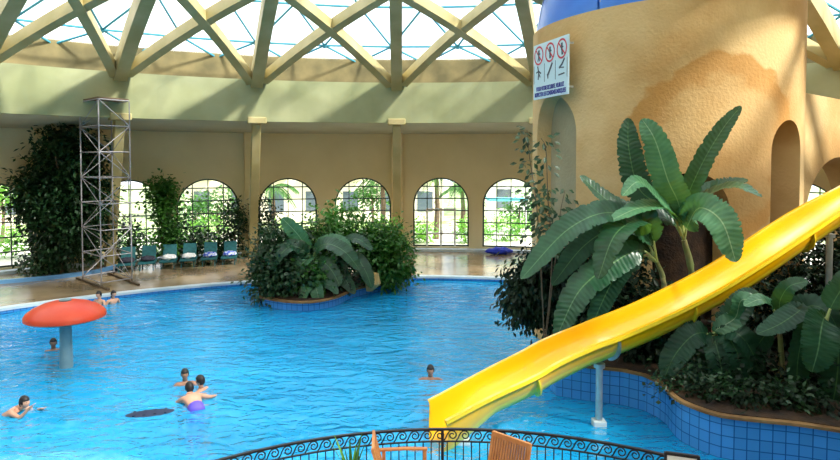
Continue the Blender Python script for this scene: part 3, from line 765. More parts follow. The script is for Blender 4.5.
def trunk(base, top, r0, r1, branches=4, rnd=R_):
    m_ = MB(); base = Vector(base); top = Vector(top); mid = base.lerp(top, .5)+Vector((rnd.uniform(-.1, .1), rnd.uniform(-.1, .1), 0))
    P = catmull([base, mid, top], 5); m_.tube(P, lambda t: r0+(r1-r0)*t, 8)
    for k in range(branches):
        a = 2*PI*k/branches+rnd.random(); s = base.lerp(top, .35+.5*k/branches); L = (top-base).length*.3
        e = s+Vector((cos(a)*L, sin(a)*L, L*.9)); m_.tube([s, s.lerp(e, .5)+Vector((0, 0, .05)), e], lambda t: r1*.8*(1-.6*t), 6)
    return m_
def plant(name, label, cat, base, crowns, L, W, m_, tr=None, group=None, droop=.4, shape='ball', stemr=(.05, .03)):
    """crowns: list of (dx,dy,cz,rx,ry,rz,n)"""
    base = Vector(base); t = thing(name, label, cat, base, 0, group)
    top = max(c[2] for c in crowns)
    reparent(trunk(base, base+Vector((crowns[0][0], crowns[0][1], top)), *stemr).build('trunk', M['bark']), t)
    for c in crowns:
        f = foliage(base+Vector((c[0], c[1], c[2])), c[3], c[4], c[5], c[6], L, W, droop, shape=shape)
        reparent(f.build('foliage', m_), t)
    return t
def ws(u, r, z=DECK): return pol(r, circ_delta(u, HX, HY, r), z)
b = ws(60, 24.9)
plant('ficus_tree', 'tall dark weeping fig tree filling the corner left of the scaffold', 'tree', b,
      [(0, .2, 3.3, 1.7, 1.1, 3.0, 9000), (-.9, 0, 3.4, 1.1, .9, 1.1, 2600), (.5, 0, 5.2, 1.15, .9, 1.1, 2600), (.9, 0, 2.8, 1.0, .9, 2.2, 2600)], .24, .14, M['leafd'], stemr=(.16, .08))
for u, v, h_, r_, m_, lb in ((38, 270, 1.3, .8, 'leafd', 'low dark shrub at the left foot of the big fig tree'),):
    plant('shrub', lb, 'shrub', ws(u, 25.2), [(0, 0, h_*.55, r_, .5, h_*.5, 900)], .2, .12, M[m_])
plant('climbing_fig', 'bright green bushy young tree between two arched windows, over the loungers', 'tree', ws(162, 25.8),
      [(-.1, 0, 3.35, .62, .45, .62, 1100), (.1, 0, 2.5, .5, .4, .6, 700), (.15, 0, 1.3, .5, .4, .8, 700)], .22, .15, M['leafm'])
for u, h_, r_, n_l, lb in ((128, 2.4, .55, 500, 'slender dark shrub right behind the scaffold, in front of a window'), (178, 2.1, .6, 550, 'dark shrub just right of the bright young tree'), (196, 1.5, .6, 400, 'low dark shrub at the left foot of the arched window behind the loungers'),
                      (214, 1.3, .6, 400, 'low leafy shrub centred under the arched window behind the loungers'), (233, 2.9, .5, 700, 'upright dark shrub against the left side of the pilaster'), (265, 2.8, .6, 700, 'upright dark shrub against the right side of the pilaster')):
    p = ws(u, 26.0)
    plant('shrub', lb, 'shrub', p, [(0, 0, h_*.52, r_*1.1, .35, h_*.5, int(n_l*1.8))], .2, .12, M['leafd'], group='shrubs along the window wall')
kb = MB(); P = [ws(-30, 24.2), ws(20, 23.8), ws(60, 23.7), ws(95, 24.2), ws(116, 25.2)]
P = catmull(P, 4); kb.beam([p+Vector((0, 0, .08)) for p in P], .18, .16); o = kb.build('planter_kerb', M['tile']); o.data.materials[0] = M['blue_kerb'] = mat('blue_kerb_paint', (.10, .26, .50), rough=.4)
tag(o, 'low blue kerb of the planting bed below the fig tree', 'kerb')

# island
isl = [on(262, 306, 0), on(285, 310, 0), on(310, 311, 0), on(335, 306, 0), on(352, 298, 0), on(372, 293, 0), on(395, 289, 0), on(408, 284, 0), on(413, 279, 0)]
back = [Vector((-.6, 27.2, 0)), Vector((-3, 27.2, 0)), Vector((-5.2, 26.0, 0)), Vector((-6.1, 24.4, 0))]
poly = [(p.x, p.y) for p in catmull(isl+back, 3)]
if area(poly) < 0: poly = poly[::-1]
mb = MB(); mb.prism(poly, -1.3, .30); il = mb.build('island_planter', M['tile']); tag(il, 'blue tiled planter island projecting from the far deck into the pool', 'planter')
P3 = [Vector((p[0], p[1], .31)) for p in poly]; mb = MB(); mb.beam(P3+[P3[0]], .2, .06); mb.build('rim', M['rim'], il)
cx_, cy_ = sum(p[0] for p in poly)/len(poly), sum(p[1] for p in poly)/len(poly)
mb = MB(); mb.prism([(cx_+(p[0]-cx_)*.96, cy_+(p[1]-cy_)*.96) for p in poly], .30, .36); mb.build('soil', M['soil'], il)
isl_sh = [
    (272, 23.7, .85, .75, .6, .75, 'leafd', 'low dark shrub spilling over the left rim of the island', 500),
    (292, 23.6, .9, .8, .5, .65, 'leafd', 'low dark shrub at the front rim under the banana leaves', 500),
    (336, 24.6, .95, .8, .5, .75, 'leafd', 'dark shrub filling the front of the island left of the rock', 500),
    (388, 25.7, .8, .9, .5, .7, 'leafm', 'low green shrub over the rim right of the rock', 500),
    (279, 24.4, 1.3, 1.0, .9, 1.15, 'leafd', 'dark drooping shrub at the left tip of the island', 900),
    (270, 25.2, 1.2, .75, .7, 1.1, 'leafd', 'dark shrub on the far left corner of the island', 500),
    (300, 25.2, 1.5, 1.0, .9, 1.2, 'leafd', 'dense dark shrub behind the island banana leaves', 800),
    (330, 25.6, 1.8, 1.0, .8, 1.3, 'leafm', 'mid green shrub in the middle of the island', 900),
    (345, 26.4, 2.2, .9, .7, 1.3, 'leafm', 'tallest loose green shrub on the island, in front of an arched window', 700),
    (372, 26.1, 1.5, 1.0, .8, 1.2, 'leafm', 'round leafy shrub on the right half of the island', 1000),
    (390, 26.2, 1.25, .9, .8, 1.15, 'leafm', 'leafy shrub at the right end of the island', 1000),
    (382, 26.9, 1.9, .8, .6, .9, 'leafb', 'lighter green shrub at the back of the island', 500),
    (318, 23.7, .8, .6, .5, .5, 'leafm', 'small low plant at the front rim of the island', 300),
]
for u, Y, cz, rx, ry, rz, m_, lb, nn in isl_sh:
    p = at(u, 290, Y-.65); p.z = .36
    plant('shrub', lb, 'shrub', p, [(0, 0, cz-.25, rx*.86, ry, rz, int(nn*2.2))], .2, .115, M[m_], group='shrubs on the island')
rk = MB(); p = on(372, 291, .3); rk.ball((p.x, p.y+.35, .58), (.32, .24, .36), 6, 4); o = rk.build('garden_rock', M['rock'], origin=(p.x, p.y+.35, .3)); tag(o, 'golden rock standing at the right front of the island', 'rock')
for v in o.data.vertices: v.co += Vector((noise.noise(v.co*4), noise.noise(v.co*4+Vector((9, 0, 0))), noise.noise(v.co*3)))*.25

def banana_leaf(pts, W, nrm, m_, parent, rnd, fold=.25, tear=.22, pet=.18):
    W *= 1.15
    """pts: world points from petiole base to tip"""
    P = catmull(pts, 10); n = len(P)-1
    if pet: pm_ = MB(); k0 = max(2, int(n*pet)+1); pm_.tube(P[:k0+1], lambda t: .035-.012*t, 6); pe = pm_
    else: k0 = 0; pe = None
    m2 = MB(); rows = []; N = n-k0; sub = 2
    L = 0; LL = [0]
    for i in range(k0+1, n+1): L += (P[i]-P[i-1]).length; LL.append(L)
    fine = []
    for i in range(N):
        for q in range(3): f = q/3; fine.append((P[k0+i].lerp(P[k0+i+1], f), LL[i]+(LL[i+1]-LL[i])*f))
    fine.append((P[-1], L)); NF = len(fine)-1
    nrm = Vector(nrm).normalized()
    for i, (p, l) in enumerate(fine):
        a = fine[max(0, i-1)][0]; b = fine[min(NF, i+1)][0]; t = (b-a).normalized()
        s = t.cross(nrm)
        if s.length < .05: s = t.cross(Vector((.4, -.8, .3)))
        s.normalize(); u = s.cross(t)
        x = l/L; w = W*min(1, (x/.14+.05)**.55)*math.sqrt(max(0.004, 1-max(0, (x-.35)/.65)**2.6))
        row = []
        for side in (-1, -.55, 0, .55, 1):
            e = abs(side); jit = (1-(rnd.random()**5)*tear) if e == 1 else 1
            rip = u*(rnd.uniform(-.5, .5)*.02*W*e*2 if e == 1 else 0)+u*(.006*sin(l*17+side)*e*W*2)
            pp = p+s*(side*w/2*jit*cos(fold*(1.2 if e == 1 else 1)))+u*(e*w/2*math.sin(fold)*(1 if e < 1 else .6))+rip
            row.append(pp)
        rows.append((row, l))
    vs = [v for r, _ in rows for v in r]; fs = []; uvs = []; sd = (-1, -.55, 0, .55, 1)
    for i in range(len(rows)-1):
        for m in range(4):
            fs.append((i*5+m, i*5+m+1, (i+1)*5+m+1, (i+1)*5+m))
            uvs.append([(sd[m], rows[i][1]), (sd[m+1], rows[i][1]), (sd[m+1], rows[i+1][1]), (sd[m], rows[i+1][1])])
    m2.add(vs, fs, uvs); o = reparent(m2.build('leaf', m_, smooth='full'), parent)
    if pe: po = pe.build('petiole', M['petiole'], smooth='full'); po.parent = o; po.matrix_parent_inverse = o.matrix_parent_inverse.copy(); po.matrix_parent_inverse = Matrix.Identity(4); 
    return o
# NB petiole is built in world space like its leaf, whose own matrix is the identity relative to the inverse
def fix_pet():
    bpy.context.view_layer.update()
    for o in bpy.data.objects:
        if o.name.startswith('petiole'): o.matrix_parent_inverse = o.parent.matrix_world.inverted()
TOCAM = Vector((-.25, -1, .35))
rn = random.Random(3)
def bplant(name, label, base, trunkpts, leaves, group=None, r=.11):
    t = thing(name, label, 'banana plant', base, 0, group)
    m2 = MB(); m2.tube(catmull([base]+trunkpts, 5), lambda q: r*(1-.45*q), 10)
    reparent(m2.build('stem', M['stem'], smooth=True), t)
    for L in leaves:
        pts, W, nrm, mm = L[:4]; kw = L[4] if len(L) > 4 else {}
        banana_leaf([at(*p) for p in pts], W, nrm, M[mm], t, rn, **kw)
    return t
UPN = Vector((0, -.5, 1))
c1 = (684, 240, 14.35)
bplant('banana_plant', 'tallest banana plant in front of the tower with bright drooping right leaf', Vector((at(700, 300, 14.4).x, 14.4, .8)), [at(692, 275, 14.4), at(*c1)], [
    ([c1, (681, 215, 14.3), (700, 168, 14.0), (722, 130, 13.8), (741, 106, 13.7)], .46, (-.55, -.9, .1), 'banana', dict(fold=.45)),
    ([c1, (679, 205, 14.2), (668, 180, 13.9), (655, 140, 13.8), (642, 119, 14.0)], .62, (-.6, -.8, .3), 'banana_l', dict(fold=.3)),
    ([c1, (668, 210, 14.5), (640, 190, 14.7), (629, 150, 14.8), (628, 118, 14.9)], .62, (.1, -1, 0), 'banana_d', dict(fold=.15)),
    ([c1, (684, 215, 14.2), (705, 196, 13.9), (735, 186, 13.5), (762, 197, 13.2)], .5, (.1, -.45, 1), 'banana', dict(tear=.5)),
    ([c1, (688, 225, 14.1), (700, 208, 13.6), (722, 222, 13.1), (736, 262, 12.9)], .66, (-.5, -.8, .5), 'banana_l', dict(fold=.35)),
    ([c1, (676, 222, 14.2), (660, 206, 13.9), (636, 209, 13.6), (610, 221, 13.4)], .46, (0, -.45, 1), 'banana_l', {}),
    ([c1, (672, 222, 14.4), (650, 214, 14.3), (615, 205, 14.1), (580, 176, 14.0)], .48, (.1, -.7, .7), 'banana', {}),
    ([c1, (672, 215, 14.0), (650, 190, 13.7), (637, 182, 13.5), (622, 196, 13.3)], .40, (.2, -.6, .8), 'banana_l', {}),
    ([c1, (690, 208, 14.6), (708, 190, 14.6), (722, 184, 14.5), (748, 180, 14.5)], .4, (.1, -.6, 1), 'banana', dict(tear=.5)),
], 'banana plants around the tower')
c2 = (657, 262, 14.1)
bplant('banana_plant', 'banana plant left of the tallest one with long leaves arching over the water', Vector((at(668, 300, 14.1).x, 14.1, .8)), [at(664, 285, 14.1), at(*c2)], [
    ([c2, (650, 240, 14.0), (615, 213, 13.7), (570, 228, 13.4), (521, 279, 13.2)], .62, (-.2, -.75, .8), 'banana', dict(fold=.3)),
    ([c2, (652, 236, 14.0), (640, 220, 13.8), (615, 235, 13.3), (598, 279, 13.1)], .66, (-.8, -.8, .4), 'banana', dict(fold=.3)),
    ([c2, (640, 250, 14.0), (615, 262, 13.8), (580, 290, 13.5), (556, 338, 13.4)], .62, (-.5, -.9, .3), 'banana', dict(fold=.2)),
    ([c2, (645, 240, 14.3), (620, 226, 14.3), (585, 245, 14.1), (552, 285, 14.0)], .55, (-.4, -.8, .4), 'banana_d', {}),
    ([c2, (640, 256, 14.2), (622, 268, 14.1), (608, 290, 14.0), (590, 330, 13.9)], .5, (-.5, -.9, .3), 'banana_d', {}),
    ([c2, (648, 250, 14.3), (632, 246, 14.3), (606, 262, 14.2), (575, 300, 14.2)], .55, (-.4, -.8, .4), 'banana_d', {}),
], 'banana plants around the tower', .08)
c3 = (711, 338, 12.9)
bplant('banana_plant', 'low dark banana plant under the slide by the tiled planter edge', Vector((at(712, 380, 13.0).x, 13.0, .8)), [at(712, 350, 13.0), at(*c3)], [
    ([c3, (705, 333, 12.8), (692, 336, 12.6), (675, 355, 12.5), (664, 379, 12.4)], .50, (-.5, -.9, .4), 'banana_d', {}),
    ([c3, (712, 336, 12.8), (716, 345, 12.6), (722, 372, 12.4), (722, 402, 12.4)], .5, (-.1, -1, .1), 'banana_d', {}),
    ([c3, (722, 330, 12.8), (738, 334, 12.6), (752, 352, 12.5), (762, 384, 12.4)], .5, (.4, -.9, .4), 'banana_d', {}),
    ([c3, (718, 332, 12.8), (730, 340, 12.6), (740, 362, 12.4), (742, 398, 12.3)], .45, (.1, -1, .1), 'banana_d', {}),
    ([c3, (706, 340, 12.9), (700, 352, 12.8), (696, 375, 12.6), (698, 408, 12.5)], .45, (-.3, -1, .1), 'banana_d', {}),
    ([c3, (728, 322, 12.8), (745, 300, 12.7), (758, 292, 12.6), (735, 315, 12.5)][:4], .5, (-.1, -.8, .8), 'banana', {}),
    ([c3, (716, 330, 12.8), (735, 318, 12.7), (742, 300, 12.6), (764, 303, 12.5)], .35, (.1, -.8, .6), 'banana_l', {}),
], 'banana plants around the tower', .07)
c4 = (779, 325, 12.6)
bplant('banana_plant', 'dark banana plant right of the slide post with a small upright leaf', Vector((at(782, 390, 12.6).x, 12.6, .8)), [at(781, 350, 12.6), at(*c4)], [
    ([c4, (779, 310, 12.6), (781, 298, 12.5), (790, 286, 12.3), (808, 281, 12.2)], .32, (-.2, -.9, .6), 'banana', {}),
    ([c4, (785, 315, 12.5), (800, 310, 12.3), (780, 324, 12.0), (757, 334, 11.9)], .45, (0, -.6, 1), 'banana_d', {}),
    ([c4, (772, 306, 12.6), (765, 300, 12.5), (757, 300, 12.4), (744, 306, 12.3)], .25, (0, -.8, 1), 'banana_l', {}),
    ([c4, (795, 312, 12.6), (815, 306, 12.4), (832, 318, 12.2), (842, 345, 12.1)], .5, (.3, -.8, .6), 'banana_d', {}),
    ([c4, (770, 330, 12.7), (758, 345, 12.6), (748, 365, 12.5), (740, 390, 12.5)], .4, (.2, -1, .2), 'banana_d', {}),
], 'banana plants around the tower', .07)
c5 = (826, 322, 11.9)
bplant('banana_plant', 'banana plant at the right picture edge with broad hanging leaves', Vector((at(830, 400, 12.1).x, 12.1, .8)), [at(829, 350, 12.1), at(*c5)], [
    ([c5, (824, 318, 11.8), (821, 330, 11.6), (818, 350, 11.5), (812, 372, 11.5)], .62, (-.2, -1, .2), 'banana', {}),
    ([c5, (832, 330, 11.8), (838, 350, 11.7), (836, 385, 11.6), (828, 424, 11.6)], .66, (-.1, -1, .1), 'banana_d', {}),
    ([c5, (812, 325, 11.9), (802, 340, 11.9), (797, 370, 11.8), (800, 402, 11.8)], .45, (.1, -1, .1), 'banana_d', {}),
    ([c5, (832, 305, 11.9), (845, 285, 11.8), (860, 275, 11.7), (875, 280, 11.6)], .45, (0, -.8, .8), 'banana', {}),
], 'banana plants around the tower', .08)
# island bananas
ci = (312, 262, 23.45)
bplant('banana_plant', 'banana plant on the island with a tall upright leaf', Vector((at(312, 290, 23.45).x, 23.45, .36)), [at(312, 275, 23.45), at(*ci)], [
    ([ci, (306, 248, 23.35), (299, 236, 23.25), (290, 226, 23.15), (282, 218, 23.15)], .6, (-.3, -.9, .3), 'banana_l', {}),
    ([ci, (306, 252, 23.25), (292, 246, 22.95), (280, 255, 22.75), (270, 270, 22.65)], .55, (-.4, -.8, .6), 'banana', {}),
    ([ci, (316, 250, 23.25), (328, 244, 22.95), (345, 252, 22.65), (360, 270, 22.55)], .6, (.2, -.7, .7), 'banana', {}),
    ([ci, (320, 246, 23.35), (332, 240, 23.25), (343, 244, 23.05), (352, 256, 22.95)], .5, (.2, -.8, .7), 'banana_l', {}),
    ([ci, (310, 258, 23.15), (304, 262, 22.85), (297, 272, 22.75), (294, 282, 22.65)], .45, (-.3, -.9, .4), 'banana_l', {}),
    ([ci, (318, 262, 23.15), (326, 264, 22.85), (334, 274, 22.75), (340, 286, 22.65)], .5, (.2, -.9, .4), 'banana', {}),
], 'banana plants on the island', .09)
ci = (346, 272, 24.15)
bplant('banana_plant', 'banana plant on the island whose leaves hang toward the golden rock', Vector((at(346, 290, 24.15).x, 24.15, .36)), [at(346, 280, 24.15), at(*ci)], [
    ([ci, (343, 262, 24.05), (338, 258, 23.85), (343, 275, 23.55), (355, 294, 23.35)], .5, (.1, -1, .2), 'banana', {}),
    ([ci, (350, 262, 24.05), (358, 260, 23.85), (366, 272, 23.65), (372, 288, 23.55)], .5, (.2, -.9, .4), 'banana', {}),
    ([ci, (345, 250, 24.05), (350, 240, 23.95), (360, 240, 23.85), (372, 250, 23.75)], .45, (.1, -.7, .8), 'banana', {}),
    ([ci, (335, 264, 23.95), (326, 262, 23.65), (318, 268, 23.45), (312, 278, 23.35)], .45, (-.2, -.7, .8), 'banana_l', {}),
], 'banana plants on the island', .08)
ci = (314, 293, 22.75)
bplant('banana_plant', 'small pale banana plant at the front rim of the island', Vector((at(314, 300, 22.75).x, 22.75, .36)), [at(314, 297, 22.75), at(*ci)], [
    ([ci, (312, 288, 22.65), (308, 287, 22.45), (304, 294, 22.35), (302, 302, 22.30)], .4, (-.4, -.9, .3), 'banana_l', {}),
    ([ci, (315, 288, 22.65), (316, 288, 22.45), (318, 296, 22.35), (318, 305, 22.30)], .45, (0, -1, .2), 'banana_l', {}),
    ([ci, (318, 288, 22.65), (325, 284, 22.55), (332, 287, 22.45), (338, 294, 22.35)], .35, (.1, -.7, .7), 'banana', {}),
], 'banana plants on the island', .06)

# plants around the tower foot
def frond_bush(label, base, crowns, m_='leafx', L=.17, W=.09, **k):
    return plant('shrub', label, 'shrub', base, crowns, L, W, M[m_], group='shrubs around the tower foot', **k)
frond_bush('dark weeping fig hanging over the water at the left tower foot', Vector((3.35, 16.4, .8)),
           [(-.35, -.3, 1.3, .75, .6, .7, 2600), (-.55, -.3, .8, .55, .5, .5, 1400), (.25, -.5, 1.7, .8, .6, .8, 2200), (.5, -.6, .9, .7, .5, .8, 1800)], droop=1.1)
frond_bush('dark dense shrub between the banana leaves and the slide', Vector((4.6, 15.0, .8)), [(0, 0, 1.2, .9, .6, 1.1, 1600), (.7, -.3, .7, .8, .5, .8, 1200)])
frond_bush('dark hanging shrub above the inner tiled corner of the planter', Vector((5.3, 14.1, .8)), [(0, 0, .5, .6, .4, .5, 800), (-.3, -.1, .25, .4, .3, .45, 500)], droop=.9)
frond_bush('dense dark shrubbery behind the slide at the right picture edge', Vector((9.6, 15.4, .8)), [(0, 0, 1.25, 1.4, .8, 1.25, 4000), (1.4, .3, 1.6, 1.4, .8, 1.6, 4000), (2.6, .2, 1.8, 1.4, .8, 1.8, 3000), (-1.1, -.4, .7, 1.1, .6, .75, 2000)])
frond_bush('low dark ground cover shrub behind the low banana plants', Vector((7.4, 13.6, .8)), [(-.7, -.85, .15, 1.3, .55, .2, 1500), (1.3, -1.5, .15, 1.5, .6, .22, 1800), (2.4, -.8, .9, 1.4, .5, .9, 1500)])
for i, (u, v, n_l, h_, lb) in enumerate(((688, 394, 260, .4, 'at the left bend of the planter rim'), (712, 403, 260, .35, 'directly under the low banana plant'), (738, 408, 260, .4, 'right of the low banana plant at the rim'), (765, 411, 300, .45, 'at the planter rim between the banana plants'), (793, 413, 300, .4, 'left of the hanging leaves at the picture edge'), (822, 417, 300, .3, 'at the rim by the picture edge'))):
    p = on(u, v-3, PZ+.05); p.y += .2
    plant('ground_plant', 'small leafy plant '+lb, 'plant', p, [(0, 0, h_*.35, .42, .25, h_*.35, n_l)], .12, .075, M['leafx' if i % 2 else 'leafd'], group='small plants on the planter rim', stemr=(.015, .01))
# slender ficus sapling beside the niche
p0 = Vector((at(545, 300, 14.9).x, 14.9, .8)); t = thing('ficus_sapling', 'slender sapling with sparse leaves rising in front of the tall left niche', 'sapling', p0)
stems = [[p0, at(552, 260, 15), at(548, 200, 15), at(546, 150, 15), at(541, 138, 15)], [p0, at(540, 250, 15), at(536, 200, 15.1), at(530, 160, 15.2), at(527, 130, 15.2)], [p0, at(556, 255, 15), at(560, 215, 15), at(565, 190, 15)]]
for s_ in stems:
    m2 = MB(); m2.tube(catmull(s_, 5), lambda q: .018*(1-.6*q), 5); reparent(m2.build('stem', M['bark']), t)
m2 = MB(); r2 = random.Random(5)
for s_ in stems:
    C_ = catmull(s_, 14)
    for i, p in enumerate(C_):
        f = i/len(C_)
        if f < .3: continue
        den = 4 if f < .55 else (1.6 if f < .75 else .8)
        for q in range(int(den+r2.random())):
            o = Vector((r2.gauss(0, .16), r2.gauss(0, .12), r2.gauss(0, .06)))
            leaf_quad(m2, p+o*.8, o+Vector((0, 0, -.12)), Vector((r2.gauss(0, .3), -.8, .6)), .2, .1)
for u, v in ((523, 127), (526, 133), (520, 131), (521, 151), (527, 163), (522, 164)):
    for q in range(4): leaf_quad(m2, at(u+r2.uniform(-3, 3), v+r2.uniform(-3, 3), 15.2), Vector((r2.gauss(0, 1), r2.gauss(0, .5), -.4)), Vector((0, -.5, 1)), .14, .08)
reparent(m2.build('foliage', M['leafd']), t)
fix_pet()

# ------------------------------------------------------------------ sun loungers
def lounger(loc, rz, label, towel):
    t = thing('sun_lounger', label, 'sun lounger', loc, rz, 'teal sun loungers below the windows')
    m2 = MB(); m2.box((0, -.45, .34), (.62, 1.3, .06)); m2.build('seat', M['teal'], t, bevel=.02)
    m2 = MB(); m2.box((0, .47, .66), (.62, .06, .68), Matrix.Rotation(rad(-32), 3, 'X')); m2.build('backrest', M['teal'], t, bevel=.02)
    for x in (-.28, .28):
        for y in (-.95, .2): m2 = MB(); m2.box((x, y, .16), (.05, .05, .32)); m2.build('leg', M['teal'], t)
    m2 = MB()
    for x in (-.34, .34): m2.box((x, -.35, .33), (.04, 1.5, .07))
    m2.build('frame', M['teal'], t)
    if towel:
        m3 = MB(); m3.ball((0, 0, 0), (.34, .4, .12), 12, 6); o = m3.build('towel', M[towel]); 
        for v in o.data.vertices: v.co += Vector((0, 0, noise.noise(v.co*7)*.08))
        Mx = Matrix.Translation(loc) @ Matrix.Rotation(rz, 4, 'Z'); o.location = Mx @ Vector((.02, -.35, .46)); o.rotation_euler.z = rz
        return t, o
    return t, None
LN = [(126, 'nearest the scaffold', 'darktowel', 'dark towel'), (147, 'second from the scaffold', 'darktowel', 'dark towel'), (168, 'with a white towel on its seat', 'towel', 'white towel'), (188, 'below the left half of the arched window', 'towel', 'pale crumpled towel'), (209, 'below the middle of the arched window', 'bluetowel', 'blue and white towel'), (229, 'closest to the pilaster', 'bluetowel', 'blue and white towel')]
for u, w_, tw_, tn in LN:
    p = ws(u, 24.5); a = math.atan2(p.x-HX, p.y-HY)
    lo, to = lounger((p.x, p.y, DECK), -a*.6, 'teal plastic sun lounger '+w_, tw_)
    tag(to, tn+' lying on the teal lounger '+w_, 'towel', 'towels on the sun loungers')
m2 = MB(); m2.ball((0, 0, 0), (.75, .4, .17), 16, 8); o = m2.build('pool_sheet', M['bluecloth']); p = on(499, 254.3, DECK); o.location = (p.x, p.y, DECK+.14)
for v in o.data.vertices: v.co += Vector((noise.noise(v.co*3)*.2, 0, abs(noise.noise(v.co*4))*.18))
for v in o.data.vertices: v.co.z = max(v.co.z, -.13)
tag(o, 'crumpled bright blue sheet lying on the far deck', 'sheet')
# dark floating mat
m2 = MB(); m2.ball((0, 0, 0), (.5, .2, .03), 18, 6)
for k in range(4): m2.box((-.3+.2*k, 0, .02), (.05, .26, .03))
o = m2.build('floating_mat', M['navy'], smooth=True); o.location = on(150, 413, 0)+Vector((0, 0, -.005)); o.rotation_euler.z = .3
tag(o, 'flat dark mat floating in the water left of the group of three', 'mat')

# ------------------------------------------------------------------ swimmers
def skin_mesh(name, verts, edges, radii, sub=1):
    me = bpy.data.meshes.new(name); me.from_pydata([tuple(v) for v in verts], edges, [])
    ob = bpy.data.objects.new(name, me); COL.objects.link(ob)
    sk = ob.modifiers.new('s', 'SKIN'); 
    if not me.skin_vertices: me.attributes.new('skin_vertices', 'FLOAT', 'POINT') if False else None
    bpy.context.view_layer.update()
    lay = me.skin_vertices[0].data if me.skin_vertices else None
    for i, r_ in enumerate(radii): lay[i].radius = r_ if isinstance(r_, tuple) else (r_, r_)
    lay[0].use_root = True
    ss = ob.modifiers.new('u', 'SUBSURF'); ss.levels = sub; ss.render_levels = sub
    bpy.context.view_layer.update()
    m_ = bpy.data.meshes.new_from_object(ob.evaluated_get(bpy.context.evaluated_depsgraph_get()))
    bpy.data.objects.remove(ob); return m_
def person(label, loc, rz, J, skin='skin', wear=None, group='swimmers in the pool', hairlong=False, hs=1.0):
    J = {k: Vector(v) for k, v in J.items()}
    names = ['pelvis', 'belly', 'chest', 'neckb', 'neck', 'shL', 'elL', 'wrL', 'hdL', 'shR', 'elR', 'wrR', 'hdR', 'hipL', 'knL', 'anL', 'toL', 'hipR', 'knR', 'anR', 'toR']
    J['neckb'] = J['chest'].lerp(J['neck'], .55)
    for s in 'LR':
        J['hd'+s] = J['wr'+s]+(J['wr'+s]-J['el'+s]).normalized()*.07
        J['to'+s] = J['an'+s]+Vector((0, .16, -.04))
    rd = dict(pelvis=(.15, .11), belly=(.135, .10), chest=(.165, .11), neckb=.085, neck=.052, sh=.062, el=.042, wr=.028, hd=(.04, .018), hip=.09, kn=.058, an=.038, to=.035)
    V = [J[n] for n in names]; Rr = [rd[n] if n in rd else rd[n[:-1]] for n in names]; ix = {n: i for i, n in enumerate(names)}
    E = [('pelvis', 'belly'), ('belly', 'chest'), ('chest', 'neckb'), ('neckb', 'neck')]
    for s in 'LR': E += [('chest', 'sh'+s), ('sh'+s, 'el'+s), ('el'+s, 'wr'+s), ('wr'+s, 'hd'+s), ('pelvis', 'hip'+s), ('hip'+s, 'kn'+s), ('kn'+s, 'an'+s), ('an'+s, 'to'+s)]
    me = skin_mesh('body', V, [(ix[a], ix[b]) for a, b in E], Rr, 2)
    # head and fingers joined into the same mesh
    m2 = MB(); m2.v = [tuple(v.co) for v in me.vertices]; m2.f = [tuple(p.vertices) for p in me.polygons]; m2.uv = [None]*len(m2.f)
    H = J['head']; fw = J.get('look', Vector((0, 1, 0))).normalized(); rt = fw.cross(Vector((0, 0, 1))).normalized(); up = rt.cross(fw)
    W = lambda x, y, z: H+rt*x*hs+fw*y*hs+up*z*hs
    def obl(c, r, mbx, seg=14, rings=10, shape=None):
        t_ = MB(); t_.ball((0, 0, 0), r, seg, rings)
        vs = []
        for v in t_.v:
            x, y, z = v
            if shape: x, y, z = shape(x, y, z)
            vs.append(W(x+c[0], y+c[1], z+c[2]))
        mbx.add(vs, t_.f)
    def hshape(x, y, z):
        if z < 0: k_ = 1-.30*(z/-.12)**2; x *= k_; y = y*k_+(.012 if y > 0 else .0)
        return x, y, z
    obl((0, 0, 0), (.077, .098, .118), m2, 16, 12, hshape)
    m2.tube([J['neck']-Vector((0, 0, .03)), H-up*.05*hs-fw*.01], .055, 10)
    nt_ = MB(); m2.add([W(-.014, .09, -.02), W(.014, .09, -.02), W(0, .122, -.026), W(0, .088, .022)], [(0, 1, 2), (0, 2, 3), (1, 3, 2)])
    for s in (-1, 1): obl((s*.079, -.005, -.01), (.012, .02, .03), m2, 8, 6)
    for s in 'LR':
        h = J['hd'+s]; d = (J['hd'+s]-J['wr'+s]).normalized(); sd = d.cross(Vector((0, 0, 1)));
        if sd.length < .1: sd = Vector((1, 0, 0))
        sd.normalize(); nn = sd.cross(d)
        sg_ = 1 if s == 'L' else -1
        for k, (o_, l_) in enumerate(((-.027, .062), (-.009, .074), (.009, .07), (.027, .055))):
            b = h+sd*o_+d*.012; m2.tube([b, b+d*l_*.5-nn*.004, b+d*l_-nn*.014], lambda q: .0085-.002*q, 6)
        b = h-sd*sg_*.03-d*.03; m2.tube([b, b-sd*sg_*.025+d*.025, b-sd*sg_*.032+d*.055], lambda q: .010-.002*q, 6)
    t = m2.build('person', M[skin], smooth='full'); t.location = loc; t.rotation_euler.z = rz
    tag(t, label, 'person', group)
    # hair
    hm = MB()
    def hair(x, y, z): return (x, y, z)
    tb = MB(); tb.ball((0, 0, 0), (.080, .101, .121), 16, 12); keep = []
    for f in tb.f:
        c = sum((Vector(tb.v[i]) for i in f), Vector())/len(f)
        lim = .035 if c.y > .03 else (-.03 if c.y > -.02 else (-.09 if not hairlong else -.14))
        if c.z > lim: keep.append(f)
    vs = [W(v[0], v[1]-.006, v[2]+.008) for v in tb.v]; hm.add(vs, keep)
    if hairlong: hm.tube([W(0, -.08, -.02), W(0, -.11, -.1), W(0, -.09, -.2)], lambda q: .06-.03*q, 8)
    ho = hm.build('hair', M['hair'], t, smooth='full'); sm = ho.modifiers.new('thick', 'SOLIDIFY'); sm.thickness = .012; sm.offset = 1
    em = MB()
    for s in (-1, 1): obl((s*.03, .086, .012), (.013, .008, .008), em, 8, 6)
    em.build('eyes', M['eye'], t, smooth='full')
